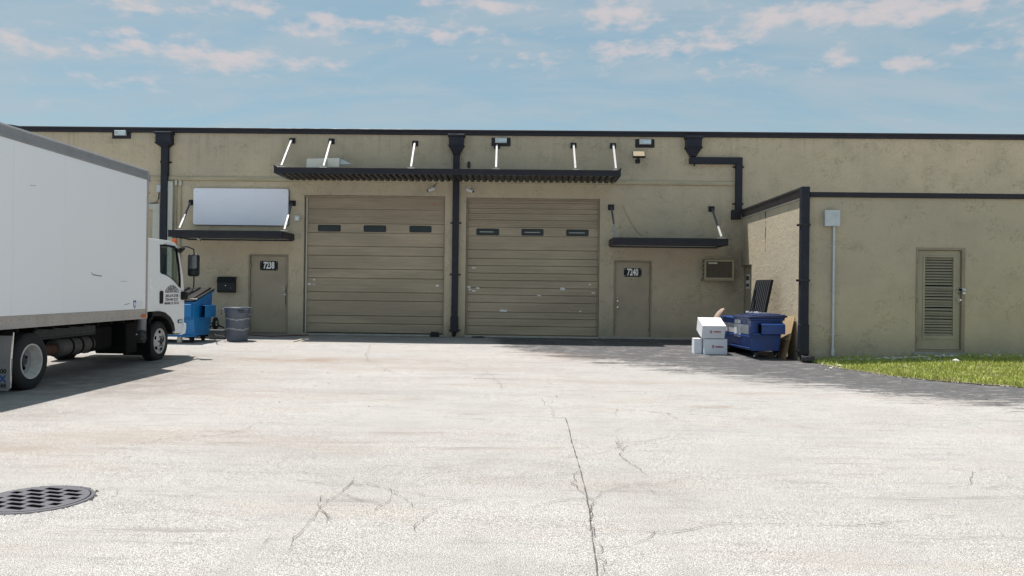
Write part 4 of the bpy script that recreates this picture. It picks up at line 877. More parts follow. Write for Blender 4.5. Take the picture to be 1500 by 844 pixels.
MB().box(xc0+.06, xc1+.08, YA-.30, YA-.16, AG+.0, AG+.09).obj('splash_lip', 'chassis_grey', T, bevel=.006)
# electrical box and conduit
yb_ = YA-.13; xa, za = onY(1208.5, 331.3, yb_).x, onY(1220, 331.3, yb_).z; xb, zb = onY(1231, 308, yb_).x, onY(1220, 308, yb_).z
T = thing('electrical_box', 'pale grey electrical box high on the annex wall with a conduit below', 'electrical box', ((xa+xb)/2, YA, AG))
MB().box(xa+.006, xb-.006, yb_+.012, YA-.002, za+.004, zb-.004).obj('case', 'galv', T, bevel=.004)
MB().box(xa, xb, yb_, yb_+.011, za, zb).obj('door', 'galv', T, bevel=.004); MB().cyl(((xa+xb)/2, yb_-.008, (za+zb)/2), ((xa+xb)/2, yb_, (za+zb)/2), .02, 12).obj('latch', 'galv', T)
xq = onY(1221, 400, YA-.05).x; MB().cyl((xq, YA-.05, AG+.16), (xq, YA-.05, za-.001), .028, 14).obj('conduit_pipe', 'galv', T, smooth=True)
for v in (360, 423, 490): zz = Al(1221, v)[1]; MB().box(xq-.055, xq+.055, YA-.012, YA-.002, zz-.012, zz+.012).cyl((xq, YA-.05, zz-.02), (xq, YA-.05, zz+.02), .034, 12).obj('clamp', 'galv', T)
MB().cyl((xq, YA-.05, AG+.1), (xq, YA-.05, AG+.24), .045, 12).obj('coupling', 'galv', T, smooth=True)

# ================================================================= grass and stones
GB = [onG(u, v) for u, v in ((1172, 526.5), (1190, 532), (1240, 542), (1300, 551), (1380, 559), (1440, 564), (1500, 568.5))]
gbx = np.array([p.x for p in GB]+[GB[-1].x+1.5, 16]); gby = np.array([p.y for p in GB]+[GB[-1].y-.25, GB[-1].y-.9])
print('grass edge', list(zip(gbx.round(2), gby.round(2))))
def gz_np(x, y): return .2*np.clip((y-14.5)/7, 0, 1)+np.where(x > 6.2, .14*np.clip((y-14.6)/2, 0, 1)*np.clip((x-6.2)/2.5, 0, 1), 0)
# soil bed: its own sheet a little above the lot
V = []; Fc = []; xs = np.arange(gbx[0], 15.6, .15); rows = 8
for i, x in enumerate(xs):
    yb2 = float(np.interp(x, gbx, gby))+.035*math.sin(x*5.1)+.025*math.sin(x*13.7)
    for j in range(rows): t = j/(rows-1); y = yb2+(YA-.003-yb2)*t; V.append((x, y, float(gz_np(np.array(x), np.array(y)))+.010+(.012 if j > 0 else 0)))
for i in range(len(xs)-1):
    for j in range(rows-1): a = i*rows+j; Fc.append((a, a+rows, a+rows+1, a+1))
soil = MB().add(V, Fc).obj('grass_verge', 'soil', recalc=False, smooth=True); struct(soil, 'soil strip under the grass along the annex wall')
def build_grass(N=95000):
    x = RNG.uniform(gbx[0], 15.4, N*2); yb2 = np.interp(x, gbx, gby); y = RNG.uniform(11.0, YA-.02, N*2)
    bare = np.zeros_like(x)
    for u, v, rx, ry in ((1367, 536, .28, .12), (1400, 541, .18, .08), (1460, 525, 1.0, .12), (1270, 526, .8, .10), (1300, 531, .45, .12), (1200, 524, .6, .1)):
        p = onG(u, v); bare = np.maximum(bare, np.exp(-(((x-p.x)/rx)**2+((y-p.y)/ry)**2)))
    edge = .05*np.sin(x*5.1)+.04*np.sin(x*13.7)+.05*np.sin(x*31)
    patch = .5+.5*np.sin(x*3.3+np.sin(y*2.1)*2)*np.sin(y*4.1+np.sin(x*1.7)*2)
    keep = (RNG.rand(N*2) < .55+.6*patch) & (y > yb2+edge+.01) & (RNG.rand(N*2) > bare*1.1) & (RNG.rand(N*2) < .55+.45*np.clip((y-yb2)/.5, 0, 1)); x = x[keep][:N]; y = y[keep][:N]; n = len(x)
    z = gz_np(x, y)+.012; h = RNG.gamma(5, .0085, n)+.014; h *= np.where(y > YA-.25, 1.3, 1.0)*(.75+.5*np.clip(np.sin(x*2.1)*np.sin(y*2.7+1), 0, 1))
    a = RNG.uniform(0, 2*np.pi, n); w_ = RNG.uniform(.003, .0075, n); lean = RNG.uniform(.1, .9, n)*h; b = RNG.uniform(0, 2*np.pi, n)
    cx, sx = np.cos(a)*w_, np.sin(a)*w_; lx_, ly_ = np.cos(b)*lean, np.sin(b)*lean
    co = np.zeros((n, 5, 3)); co[:, 0] = np.stack([x-cx, y-sx, z], -1); co[:, 1] = np.stack([x+cx, y+sx, z], -1)
    co[:, 2] = np.stack([x+cx*.8+lx_*.35, y+sx*.8+ly_*.35, z+h*.6], -1); co[:, 3] = np.stack([x-cx*.8+lx_*.35, y-sx*.8+ly_*.35, z+h*.6], -1)
    co[:, 4] = np.stack([x+lx_, y+ly_, z+h], -1)
    me = bpy.data.meshes.new('grass'); me.vertices.add(n*5); me.vertices.foreach_set('co', co.ravel())
    i0 = np.arange(n)*5; loops = np.stack([i0, i0+1, i0+2, i0+3, i0+3, i0+2, i0+4], -1).ravel()
    me.loops.add(n*7); me.loops.foreach_set('vertex_index', loops.astype(np.int32)); me.polygons.add(n*2)
    st = np.stack([np.arange(n)*7, np.arange(n)*7+4], -1).ravel(); me.polygons.foreach_set('loop_start', st.astype(np.int32)); me.update(calc_edges=True); me.validate()
    at = me.attributes.new('tone', 'FLOAT', 'POINT'); at.data.foreach_set('value', np.repeat(RNG.beta(2.2, 2.2, n), 5).astype(np.float32))
    me.materials.append(M['grass']); o = bpy.data.objects.new('grass', me); C.objects.link(o); return o
top(build_grass(), 'short bright green grass along the foot of the annex wall', None, kind='stuff')
rk = MB()
def rock(p, s):
    bm = bmesh.new(); bmesh.ops.create_icosphere(bm, subdivisions=1, radius=1)
    sc3 = (s*random.uniform(.8, 1.5), s*random.uniform(.7, 1.1), s*random.uniform(.35, .7)); V = [(v.co.x*sc3[0]*random.uniform(.8, 1.15)+p.x, v.co.y*sc3[1]*random.uniform(.8, 1.15)+p.y, v.co.z*sc3[2]*random.uniform(.8, 1.1)+p.z+sc3[2]*.4) for v in bm.verts]
    bm.verts.index_update(); rk.add(V, [tuple(v.index for v in f.verts) for f in bm.faces]); bm.free()
for _ in range(420):
    u, v = random.choice([(random.gauss(1225, 26), random.uniform(519, 525)), (random.gauss(1290, 40), random.uniform(521, 530)), (random.uniform(1425, 1520), random.uniform(520, 526)), (random.gauss(1367, 10), random.gauss(535.5, 2)), (random.uniform(1190, 1500), random.uniform(520, 545))])
    if u < 1188: continue
    p = onG(u, v, .015)
    if p.y > YA-.06: p.y = YA-.06-random.random()*.2
    rock(p, random.choice([.012, .018, .022, .03, .045]))
for u, v, s_ in ((1400, 540.5, .085), (1371, 535, .10), (1383, 536, .05), (1240, 521, .07), (1250, 522, .06), (1228, 522, .06), (1218, 522.5, .05), (1371, 523, .09), (1345, 521, .05), (1464, 524, .06), (1480, 523.5, .07), (1446, 524, .08), (1495, 524, .07)): rock(onG(u, v, .02), s_)
# crumbled edge of the pavement
for _ in range(160):
    x = random.uniform(gbx[0]+.1, 11); y = float(np.interp(x, gbx, gby))+random.gauss(-.02, .05); rock(Vector((x, y, ground(x, y)+.004)), random.choice([.006, .01, .014]))
top(rk.obj('loose_stones', 'rock'), 'loose white limestone pieces in the grass by the annex', None, kind='stuff')

# ================================================================= right-hand dumpster and clutter
DO = Vector((4.80, 17.02, 0)); DR = rad(5.5); dg_ = g0(17.8)
DT = thing('dumpster', 'navy blue wheeled dumpster with worn white labels beside the annex', 'dumpster', (DO.x, DO.y, dg_), DR, local=True)
# local: x 0..W (side face towards camera), y 0..L (front face looks -x), z from ground
Wd, Ld = .68, 1.80; zb0, zt0 = .13, .88
# body: front leans outwards at the top, rear tall
body = MB().hexa([(.06, .02, zb0+.02), (Wd-.04, .02, zb0+.02), (Wd-.04, Ld-.02, zb0+.02), (.06, Ld-.02, zb0+.02)], [(.0, 0, .50), (Wd, 0, .50), (Wd, Ld, .50), (.0, Ld, .50)])
body.hexa([(.0, 0, .501), (Wd, 0, .501), (Wd, Ld, .501), (.0, Ld, .501)], [(.0, 0, zt0-.07), (Wd, 0, zt0-.07), (Wd, Ld, zt0-.07), (.0, Ld, zt0-.07)])
body.obj('body', 'navy', DT, bevel=.008)
MB().box(-.05, Wd+.05, -.05, Ld+.05, zt0-.069, zt0-.03).obj('rim', 'navy', DT, bevel=.006)
MB().box(-.02, -.001, .02, Ld-.02, .44, .47).box(-.018, -.001, .02, Ld-.02, .20, .22).obj('stiffener', 'navy', DT, bevel=.004)
# sleeve pocket for the truck forks on the side face
pk = MB(); holed_plate(pk, rect(.10, .30, .52, .76), [], 'x', .16, .165)
MB().hexa([(.18, -.16, .52), (Wd+.02, -.16, .52), (Wd+.02, -.001, .52), (.18, -.001, .52)], [(.18, -.16, .735), (Wd+.02, -.16, .735), (Wd+.02, -.001, .77), (.18, -.001, .77)]).obj('fork_pocket', 'navy', DT, bevel=.006)
MB().box(.165, .179, -.14, -.01, .54, .73).obj('pocket_mouth', 'dark', DT)
MB().prism([(.02, .50), (.16, .50), (.16, .53), (.03, .53)], 'y', -.12, -.002).obj('pocket_brace', 'navy', DT)
# closed lid half, ribbed; open half leans on the annex wall
zl = zt0-.029
lid = MB().prism([(-.09, zl), (-.09, zl+.045), (.02, zl+.055), (Wd*.5, zl+.075), (Wd+.05, zl+.09), (Wd+.05, zl)], 'y', -.09, Ld*.5-.01); lid.obj('lid', 'navyplastic', DT, bevel=.012)
for i in range(5): yy = .05+i*.16; MB().prism([(0, zl+.055), (.03, zl+.075), (Wd-.02, zl+.105), (Wd, zl+.085)], 'y', yy, yy+.05).obj('lid_rib', 'navyplastic', DT, bevel=.006)
MB().cyl((Wd+.06, -.12, zl+.05), (Wd+.06, Ld+.05, zl+.05), .022, 10).obj('hinge_rod', 'black', DT, smooth=True)
lx0, lz0, lx1, lz1 = .70, zl+.08, .86, 1.80-dg_
def lidpt(t, y, o=0): return (lx0+(lx1-lx0)*t-o, y, lz0+(lz1-lz0)*t+o*.2)
ya_, yb_ = Ld*.5+.02, Ld+.04
ol = MB().hexa([lidpt(0, ya_, .02), lidpt(0, ya_, -.02), lidpt(0, yb_, -.02), lidpt(0, yb_, .02)], [lidpt(1, ya_, .02), lidpt(1, ya_, -.02), lidpt(1, yb_, -.02), lidpt(1, yb_, .02)])
OL = ol.obj('open_lid', 'blackplastic', DT, label='open ribbed black lid leaning back on the annex wall')
for i in range(9):
    yy = ya_+.02+i*(yb_-ya_-.06)/8.2
    MB().hexa([lidpt(.03, yy, .045), lidpt(.03, yy, .021), lidpt(.03, yy+.035, .021), lidpt(.03, yy+.035, .045)], [lidpt(.97, yy, .045), lidpt(.97, yy, .021), lidpt(.97, yy+.035, .021), lidpt(.97, yy+.035, .045)]).obj('lid_rib', 'chassis_grey', OL, bevel=.004)  # ribs in lighter grey than the lid, standing in for their highlights
ya2, yb2_ = yb_-.35, yb_-.30; MB().hexa([lidpt(.10, ya2, .07), lidpt(.10, ya2, .046), lidpt(.10, yb2_, .046), lidpt(.10, yb2_, .07)], [lidpt(.7, ya2+.2, .07), lidpt(.7, ya2+.2, .046), lidpt(.7, yb2_+.2, .046), lidpt(.7, yb2_+.2, .07)]).obj('lid_handle', 'blackplastic', OL)
mb = MB()
for i in range(26): yy = ya_+random.uniform(-.35, .75); xx = Wd-.1+random.uniform(-.12, .05); s_ = random.uniform(.01, .03); mb.box(xx-s_, xx+s_, yy-s_, yy+s_, zl+.085, zl+.10+s_*random.random())
mb.obj('scraps', 'label', DT, kind='stuff')
# labels on the long front face (faces -x)
MB().box(-.004, -.0005, .12, Ld-.10, .50, .705).obj('worn_band', 'labelworn', DT)
MB().box(-.008, -.0045, .58, .98, .42, .70).obj('white_label', 'label', DT); MB().box(-.008, -.0045, .60, .96, .715, .80).obj('white_label', 'label', DT)
text('label_print', '1', .08, 'ink', DT, lambda x, y, z: (-.0095-z, .78-x, .755+y), fat=.003, depth=.001); text('label_print', 'BASURA', .055, 'ink', DT, lambda x, y, z: (-.0095-z, .78-x, .47+y), depth=.001)
for (cx_, cy_, st_) in ((.14, .10, .5), (.62, .12, .5), (.12, 1.62, .2), (.62, 1.62, .2)):
    K = MB().box(cx_-.07, cx_+.07, cy_-.06, cy_+.06, .13, .148).box(cx_-.035, cx_-.027, cy_-.05, cy_+.03, .05, .13).box(cx_+.027, cx_+.035, cy_-.05, cy_+.03, .05, .13).obj('caster', 'chassis', DT, bevel=.003)
    MB().lathe([(.022, -.02), (.055, -.02), (.065, -.012), (.065, .012), (.055, .02), (.022, .02)], (cx_, cy_-.01, .066), 'x', 18, close=True).obj('wheel', 'rubber', K, smooth=True)
    MB().cyl((cx_-.024, cy_-.01, .066), (cx_+.024, cy_-.01, .066), .052, 14).obj('hub', 'galv', K, smooth=True)
MB().box(-.02, Wd, 1.35, 1.75, .05, .12).obj('skid', 'chassis', DT)

def carton(name, label, loc, size, rz, tilt, mirror_text, red):
    T = bpy.data.objects.new(name, None); C.objects.link(T); T.location = loc; T.rotation_euler = (tilt, 0, rz); T['label'] = label; T['category'] = 'box'; T['group'] = 'white cartons beside the navy dumpster'; T['_o'] = (0, 0, 0)
    w_, d_, h_ = size
    MB().box(0, w_, 0, d_, 0, h_).obj('carton_body', 'boxwhite', T, bevel=.004)
    MB().box(-.003, w_*.5-.002, -.003, d_, h_+.001, h_+.006).box(w_*.5+.002, w_+.003, -.003, d_, h_+.001, h_+.006).obj('flap', 'boxwhite', T)
    def put(body, cx_, cz_, size_, xs): text('print', body, size_, 'redprint', T, lambda x, y, z: (cx_+x*(-1 if mirror_text else 1), -.005-z, cz_+y*(-1 if mirror_text else 1)), xs=xs, fat=.002, depth=.001)
    for b, cx_, cz_, s_, xs in red: put(b, cx_, cz_, s_, xs)
    return T
bx0 = onG(1029.5, 519.5); gzb = bx0.z
b1 = carton('carton', 'lower white carton of the pair, standing on the ground by the navy dumpster', (bx0.x+.03, bx0.y, gzb+.004), (.52, .42, .34), rad(2), 0, False, [('(II', .20, .18, .09, .7), ('FURMAN', .34, .172, .05, .9)])
c2 = carton('carton', 'small white carton tucked behind the lower carton on its left', (bx0.x-.17, bx0.y+.12, gzb+.003), (.17, .34, .34), rad(-3), 0, False, [])
b2 = carton('carton', 'upper white carton of the pair, tipped forward with a sunlit top', (bx0.x-.03, bx0.y+.02, gzb+.365), (.52, .50, .30), rad(2), rad(20), True, [('(II', .20, .16, .08, .7), ('FURMAN', .34, .165, .045, .9)])
# foam bolster leaning behind the cartons
p = onY(1044, 478, 18.3); q = onY(1059, 452, 18.45)
mb = MB(); a = Vector((p.x-.05, 18.25, p.z-.25)); b = Vector((q.x, 18.5, q.z)); n_ = 14; pts = []
V = []; Fc = []
for i in range(n_+1):
    t = i/n_; c = a.lerp(b, t)+Vector((-.05*math.sin(t*3.1), 0, 0)); rr = .095*math.sqrt(max(.02, 1-(max(0, t-.86)/.15)**2)); 
    for k in range(12): an = 2*math.pi*k/12; V.append((c.x+math.cos(an)*rr, c.y+math.sin(an)*rr*.8, c.z+math.cos(an)*rr*.35))
for i in range(n_):
    for k in range(12): Fc.append((i*12+k, i*12+(k+1) % 12, (i+1)*12+(k+1) % 12, (i+1)*12+k))
Fc += [tuple(range(12))[::-1], tuple(range(n_*12, n_*12+12))]
top(mb.add(V, Fc).obj('foam_bolster', 'foam', smooth=True), 'pinkish tan foam bolster leaning between the cartons and the navy dumpster', 'bolster')
# cardboard sheet leaning on the annex wall
def cp_(t, s):   # t 0 near edge..1 far, s 0 bottom..1 top
    near = Vector((5.50, 16.86, g0(16.9)+.003)).lerp(Vector((5.755, 17.05, 1.00)), s); far = Vector((5.53, 17.6, g0(17.5)+.003)).lerp(Vector((5.755, 17.75, .99)), s); return near.lerp(far, t)
CT = thing('cardboard_sheet', 'tall cardboard sheet leaning on the annex wall behind the navy dumpster', 'cardboard', cp_(0, 0))
th_ = Vector((-.012, -.004, 0))
for s0, s1, mt in ((0, .44, 'carddark'), (.445, 1, 'card')):
    q0, q1, q2, q3 = cp_(0, s0), cp_(1, s0), cp_(1, s1), cp_(0, s1)
    MB().hexa([q0, q0+th_, q1+th_, q1], [q3, q3+th_, q2+th_, q2]).obj('cardboard_panel', mt, CT)
pl = onG(1064, 516); top(MB().box(pl.x-.12, pl.x+.16, pl.y+.1, pl.y+.35, pl.z, pl.z+.10).box(pl.x-.06, pl.x+.02, pl.y+.15, pl.y+.25, pl.z+.10, pl.z+.16).obj('scrap_block', 'chassis', bevel=.01), 'black scrap block on the ground between carton and navy dumpster', 'scrap')

# ================================================================= blue dumpster, bin, cart, block on the left
BD = Vector((-8.0, 18.62, 0)); gb = g0(19)
BT = thing('dumpster', 'bright blue dumpster with sloping black lid behind the truck cab', 'dumpster', (BD.x, BD.y, gb), 0, local=True)
L_, D_ = 1.85, 1.10
prof = [(.10, .16), (.93, .16), (D_-.03, .60), (D_, 1.26), (0, .98), (.0, .60)]     # (y, z)
MB().prism(prof, 'x', -L_, 0).obj('body', 'blue', BT, bevel=.01)
MB().prism([(-.03, .93), (D_+.02, 1.225), (D_+.02, 1.275), (-.03, .985)], 'x', -L_-.03, .04).obj('rim', 'blue', BT, bevel=.006)
MB().prism([(-.07, .99), (D_+.02, 1.28), (D_+.02, 1.315), (-.07, 1.025)], 'x', -L_-.03, .06).obj('lid', 'blackplastic', BT, bevel=.01)
for i in range(7):
    xx = -L_+.12+i*.27; MB().prism([(-.03, 1.03), (-.01, 1.065), (D_-.02, 1.345), (D_+.0, 1.315)], 'x', xx, xx+.09).obj('lid_rib', 'blackplastic', BT, bevel=.012)
for i in range(7): xx = -L_+.22+i*.27; MB().cyl((xx, -.05, 1.05), (xx+.11, -.04, 1.055), .016, 8).obj('lid_handle', 'rod', BT, smooth=True)
PK = MB().box(.001, .155, .30, D_-.15, .60, .61).box(.001, .155, .30, D_-.15, .885, .895).box(.145, .155, .30, D_-.15, .6105, .8845).box(.001, .145, D_-.16, D_-.151, .6105, .8845).obj('fork_pocket', 'blue', BT, bevel=.003)
MB().box(.003, .14, .60, .62, .612, .883).obj('pocket_mouth', 'dark', BT)
MB().box(-.30, -.02, -.11, .001, .62, .93).obj('front_pocket', 'blue', BT, bevel=.008)
MB().box(-L_-.02, .03, -.012, -.001, .55, .58).box(-L_, .02, .05, .09, .14, .18).obj('stiffener', 'blue', BT, bevel=.004)
for (cx_, cy_) in ((-.12, .20), (-.12, .85), (-1.7, .2), (-1.7, .85)):
    K = MB().box(cx_-.08, cx_+.08, cy_-.07, cy_+.07, .14, .16).box(cx_-.045, cx_-.035, cy_-.05, cy_+.04, .06, .14).box(cx_+.035, cx_+.045, cy_-.05, cy_+.04, .06, .14).obj('caster', 'chassis', BT)
    MB().lathe([(.02, -.028), (.065, -.028), (.075, -.016), (.075, .016), (.065, .028), (.02, .028)], (cx_, cy_, .076), 'x', 18, close=True).obj('wheel', 'rubber', K, smooth=True)
MB().box(-.42, -.32, .06, .14, .0, .15).obj('post', 'wood', BT)

tp = onG(341.5, 500.5); tz = tp.z; ty = tp.y+.27
TB = thing('trash_can', 'round grey plastic trash can wrapped with tape left of door 7238', 'trash can', (tp.x, ty, tz))
N_ = 40; pr = [(0, 0), (.235, 0), (.25, .01), (.262, .20), (.275, .42), (.287, .60), (.290, .68), (.305, .70), (.308, .80), (.325, .81), (.330, .835), (.318, .845), (.300, .84), (.285, .60), (.24, .03), (0, .03)]
bb = MB().lathe(pr, (tp.x, ty, tz), 'z', N_); bb.obj('barrel', 'binrub', TB, smooth=True)
for hgt, seed in ((.30, 1), (.55, 2)):
    V = []; rr0 = .268 if hgt < .4 else .287
    for i in range(41):
        a = 2*math.pi*i/40; dz = .018*math.sin(a*3+seed)+.008*math.sin(a*11); rr = rr0+.004+.003*math.sin(a*7)
        V += [(tp.x+rr*math.cos(a), ty+rr*math.sin(a), tz+hgt+dz-.016), (tp.x+(rr+.003)*math.cos(a), ty+(rr+.003)*math.sin(a), tz+hgt+dz+.018)]
    MB().add(V, [(2*i, 2*i+2, 2*i+3, 2*i+1) for i in range(40)]).obj('tape_band', 'tape', TB, recalc=False)
for s_ in (-1, 1):
    ha = rad(200) if s_ < 0 else rad(-20); c = Vector((tp.x+.315*math.cos(ha), ty+.315*math.sin(ha), tz))
    t_ = Vector((-math.sin(ha), math.cos(ha), 0)); o_ = Vector((math.cos(ha), math.sin(ha), 0))
    MB().tube([c+t_*.10+Vector((0, 0, .79)), c+t_*.09+o_*.06+Vector((0, 0, .80)), c+t_*.07+o_*.07+Vector((0, 0, .66)), c-t_*.07+o_*.07+Vector((0, 0, .66)), c-t_*.09+o_*.06+Vector((0, 0, .80)), c-t_*.10+Vector((0, 0, .79))], .014, 8).obj('handle', 'binrub', TB, smooth=True)
def wrap(a0, zc): return lambda x, y, z: (tp.x+(.311+z)*math.cos(a0+x/.31), ty+(.311+z)*math.sin(a0+x/.31), tz+zc+y)
text('print', 'BRUTE', .045, 'ink', TB, wrap(rad(-55), .765), xs=1.0, fat=.004, depth=.001); text('print', '32 GAL', .03, 'ink', TB, wrap(rad(-52), .725), fat=.002, depth=.001)

cpx = onG(313, 491); CT2 = thing('hand_cart', 'low hand cart with black wheels behind the grey trash can', 'hand cart', (cpx.x, 20.3, g0(20.3)), 0, local=True)
for xx in (-.12, .28):
    K = MB().lathe([(.07, -.03), (.13, -.035), (.16, -.02), (.16, .02), (.13, .035), (.07, .03)], (xx, 0, .36), 'x', 24, close=True); K = K.obj('wheel', 'rubber', CT2, smooth=True); MB().cyl((xx-.03, 0, .36), (xx+.03, 0, .36), .068, 16).obj('hub', 'rim', K, smooth=True)
MB().cyl((-.18, 0, .36), (.34, 0, .36), .018, 10).obj('axle', 'chassis_grey', CT2)
MB().tube([(-.1, .02, .36), (-.1, .25, .30), (-.1, .6, .22)], .018, 8).tube([(.26, .02, .36), (.26, .25, .30), (.26, .6, .22)], .018, 8).box(-.14, .30, .2, .24, .26, .29).obj('cart_frame', 'chassis', CT2, smooth=True)
MB().box(-.5, .5, .18, .26, .0, .15).obj('base_bar', 'chassis', CT2)
a = onG(305, 497); b = onG(328, 497); T = MB().box(a.x, b.x, a.y, a.y+.35, a.z, a.z+.24).obj('concrete_block', 'greyblock', bevel=.012); top(T, 'dark grey concrete block between the blue dumpster and the trash can', 'concrete block')
T = MB().tube([onG(300, 494, .03)+Vector((0, .5, .1)), onG(312, 492, .22)+Vector((0, .2, 0)), onG(325, 494, .2)+Vector((0, .2, 0))], .012, 6).obj('cable', 'chassis_grey'); top(T, 'thin dark cable draped over the grey concrete block', 'cable')

# ================================================================= drain grate in the foreground
gc = onG(52, 732.5); R0 = .335
DG = thing('drain_grate', 'round cast iron drain grate set in the asphalt at lower left', 'drain grate', (gc.x, gc.y, 0))
N_ = 64; MB().lathe([(R0+.035, .002), (R0+.03, .010), (R0+.008, .012), (R0+.006, .006)], (gc.x, gc.y, 0), 'z', N_).obj('rim', 'iron', DG, smooth=True)
MB().prism([(gc.x+(R0+.01)*math.cos(2*math.pi*i/N_), gc.y+(R0+.01)*math.sin(2*math.pi*i/N_)) for i in range(N_)], 'z', .0075, .0085).obj('pit', 'dark', DG)
holes = []; rot = rad(-14); ca, sa = math.cos(rot), math.sin(rot); pitch = .078
for r_ in range(-4, 5):
    yy = r_*pitch
    for k in range(-4, 5):
        xx = k*.165+(.0825 if r_ % 2 else 0); hw, hh = .064, .028
        far = math.hypot(abs(xx)+hw, abs(yy)+hh)
        if far > R0-.02:
            hw = .035
            if math.hypot(abs(xx)+hw, abs(yy)+hh) > R0-.025: continue
        pts = [(xx-hw, yy-hh), (xx+hw, yy-hh), (xx+hw, yy+hh), (xx-hw, yy+hh)]
        holes.append([(gc.x+p[0]*ca-p[1]*sa, gc.y+p[0]*sa+p[1]*ca) for p in pts])
gp = MB(); holed_plate(gp, [(gc.x+R0*math.cos(2*math.pi*i/N_), gc.y+R0*math.sin(2*math.pi*i/N_)) for i in range(N_)], holes, 'z', .0095, .014); gp.obj('grate_plate', 'iron', DG, bevel=.0015)
eb = MB()
for i in range(120):
    a = random.uniform(0, 6.28); r_ = R0+.038+abs(random.gauss(0, .01)); s_ = random.uniform(.003, .007); x, y = gc.x+r_*math.cos(a), gc.y+r_*math.sin(a); eb.hexa([(x-s_, y-s_, .001), (x+s_, y-s_*.6, .001), (x+s_*.7, y+s_, .001), (x-s_, y+s_*.8, .001)], [(x-s_*.6, y-s_*.5, .006), (x+s_*.5, y-s_*.4, .007), (x+s_*.4, y+s_*.5, .006), (x-s_*.5, y+s_*.5, .007)])
eb.obj('crumbled_edge', 'chassis_grey', DG, kind='stuff')

# ================================================================= box truck
TO = Matrix.Rotation(YAW, 3, 'Z') @ Vector((-6.75, 11.1, 0)); TR = rad(1.0)
TK = thing('box_truck', 'white box truck parked on the left with its cab facing the warehouse', 'truck', TO, TR, local=True)
RT = Matrix.Rotation(-TR, 3, 'Z')
def Tx(u, v, xl):    # sight line meets the truck's plane x = xl; returns (y, z) in truck coordinates
    d = RT @ ray(u, v); o = RT @ (CAM-TO); t = (xl-o.x)/d.x; p = o+d*t; return p.y, p.z
print('box front', Tx(218, 262, 0), Tx(214, 466, 0), 'top', Tx(218, 252, 0), 'rear0', Tx(0, 482, 0), 'cab', Tx(222, 350, -.1), Tx(270, 465, -.1), 'wheel', Tx(236, 529, -.2), Tx(46, 572, 0))
by1 = Tx(217.5, 350, 0)[0]; by0 = -2.7; BW = 2.35
zt1 = 3.61; zr0 = 3.44; zl1 = 1.06; zl0 = .885
CB = MB().box(-BW+.02, -.02, by0+.01, by1-.01, zl0+.02, zt1-.02).obj('cargo_box', 'truckwhite', TK)
seams = [by0+.01]+[Tx(157, 330, 0)[0]-1.22*k for k in (4, 3, 2, 1, 0)]+[by1-.075]
seams = sorted(s for s in seams if s >= by0)
for a, b in zip(seams[:-1], seams[1:]): MB().box(-.0195, -.004, a+.002, b-.002, zl1+.002, zr0-.002).obj('side_panel', 'truckwhite', CB, bevel=.0015)
rv = MB()
for s_ in seams[1:-1]:
    for i in range(40): z = zl1+.04+i*(zr0-zl1-.06)/40; rv.cyl((-.004, s_-.012, z), (-.0015, s_-.012, z), .004, 5)
rv.obj('rivets', 'truckwhite', CB, kind='stuff')
MB().prism([(-.002, zr0), (.012, zr0+.01), (.012, zr0+.06), (.004, zr0+.07), (.004, zt1-.03), (.014, zt1-.02), (.0, zt1+.01), (-.08, zt1+.015), (-.08, zr0)], 'y', by0, by1-.01).obj('top_rail', 'alu', CB, bevel=.002)
MB().prism([(-.04, zl0), (.008, zl0), (.008, zl0+.02), (.0, zl0+.03), (.0, zl1-.03), (.006, zl1-.02), (.006, zl1), (-.04, zl1)], 'y', by0, by1-.078).obj('bottom_rail', 'alu_low', CB)
MB().prism([(-.02, by1-.076), (.010, by1-.076), (.012, by1-.03), (-.02, by1+.02), (-.10, by1+.05), (-.10, by1)], 'z', zl0, zt1-.0).obj('corner_post', 'alu_low', CB, smooth=True)
MB().lathe([(0, 0), (.07, 0), (.07, .10), (.055, .16), (0, .18)], (-.045, by1-.02, zt1-.20), 'z', 16).obj('corner_cap', 'alu', CB, smooth=True)
y_, z_ = Tx(209.5, 463, 0); MB().box(.0085, .02, y_-.06, y_+.06, .91, .965).obj('marker_lamp', 'orange', CB, bevel=.003)
MB().cyl((-.05, by1+.04, 3.22), (-.05, by1+.075, 3.22), .035, 12).obj('marker_lamp', 'orange', CB)
rb = MB(); y = by0+.1
while y < by1-.15:
    for dz in (.05, .12): rb.cyl((.0005, y, zl0+dz), (.004, y, zl0+dz), .008, 6)
    y += .19
rb.obj('bolts', 'chrome', CB, kind='stuff')
rf = MB(); holed_plate(rf, rect(-BW, 0, zl0, zt1+.01), [rect(-BW+.09, -.09, zl0+.12, zt1-.22)], 'y', by0-.03, by0+.008); rf.obj('rear_frame', 'alu', CB, bevel=.004)
for i in range(6):
    h_ = (zt1-zl0-.34)/6; MB().box(-BW+.092, -.092, by0-.012, by0+.005, zl0+.12+i*h_+.003, zl0+.12+(i+1)*h_-.003).obj('rear_door_panel', 'truckwhite', CB, bevel=.003)
MB().box(-BW+.1, -.1, by0-.12, by0-.03, .52, .64).obj('rear_bumper', 'chassis', TK, bevel=.01)
for x in (-BW+.3, -.42): MB().box(x, x+.12, by0-.13, by0-.121, .68, .78).box(x, x+.12, by0-.12, by0-.03, .645, .80).obj('tail_lamp', 'orange', TK)
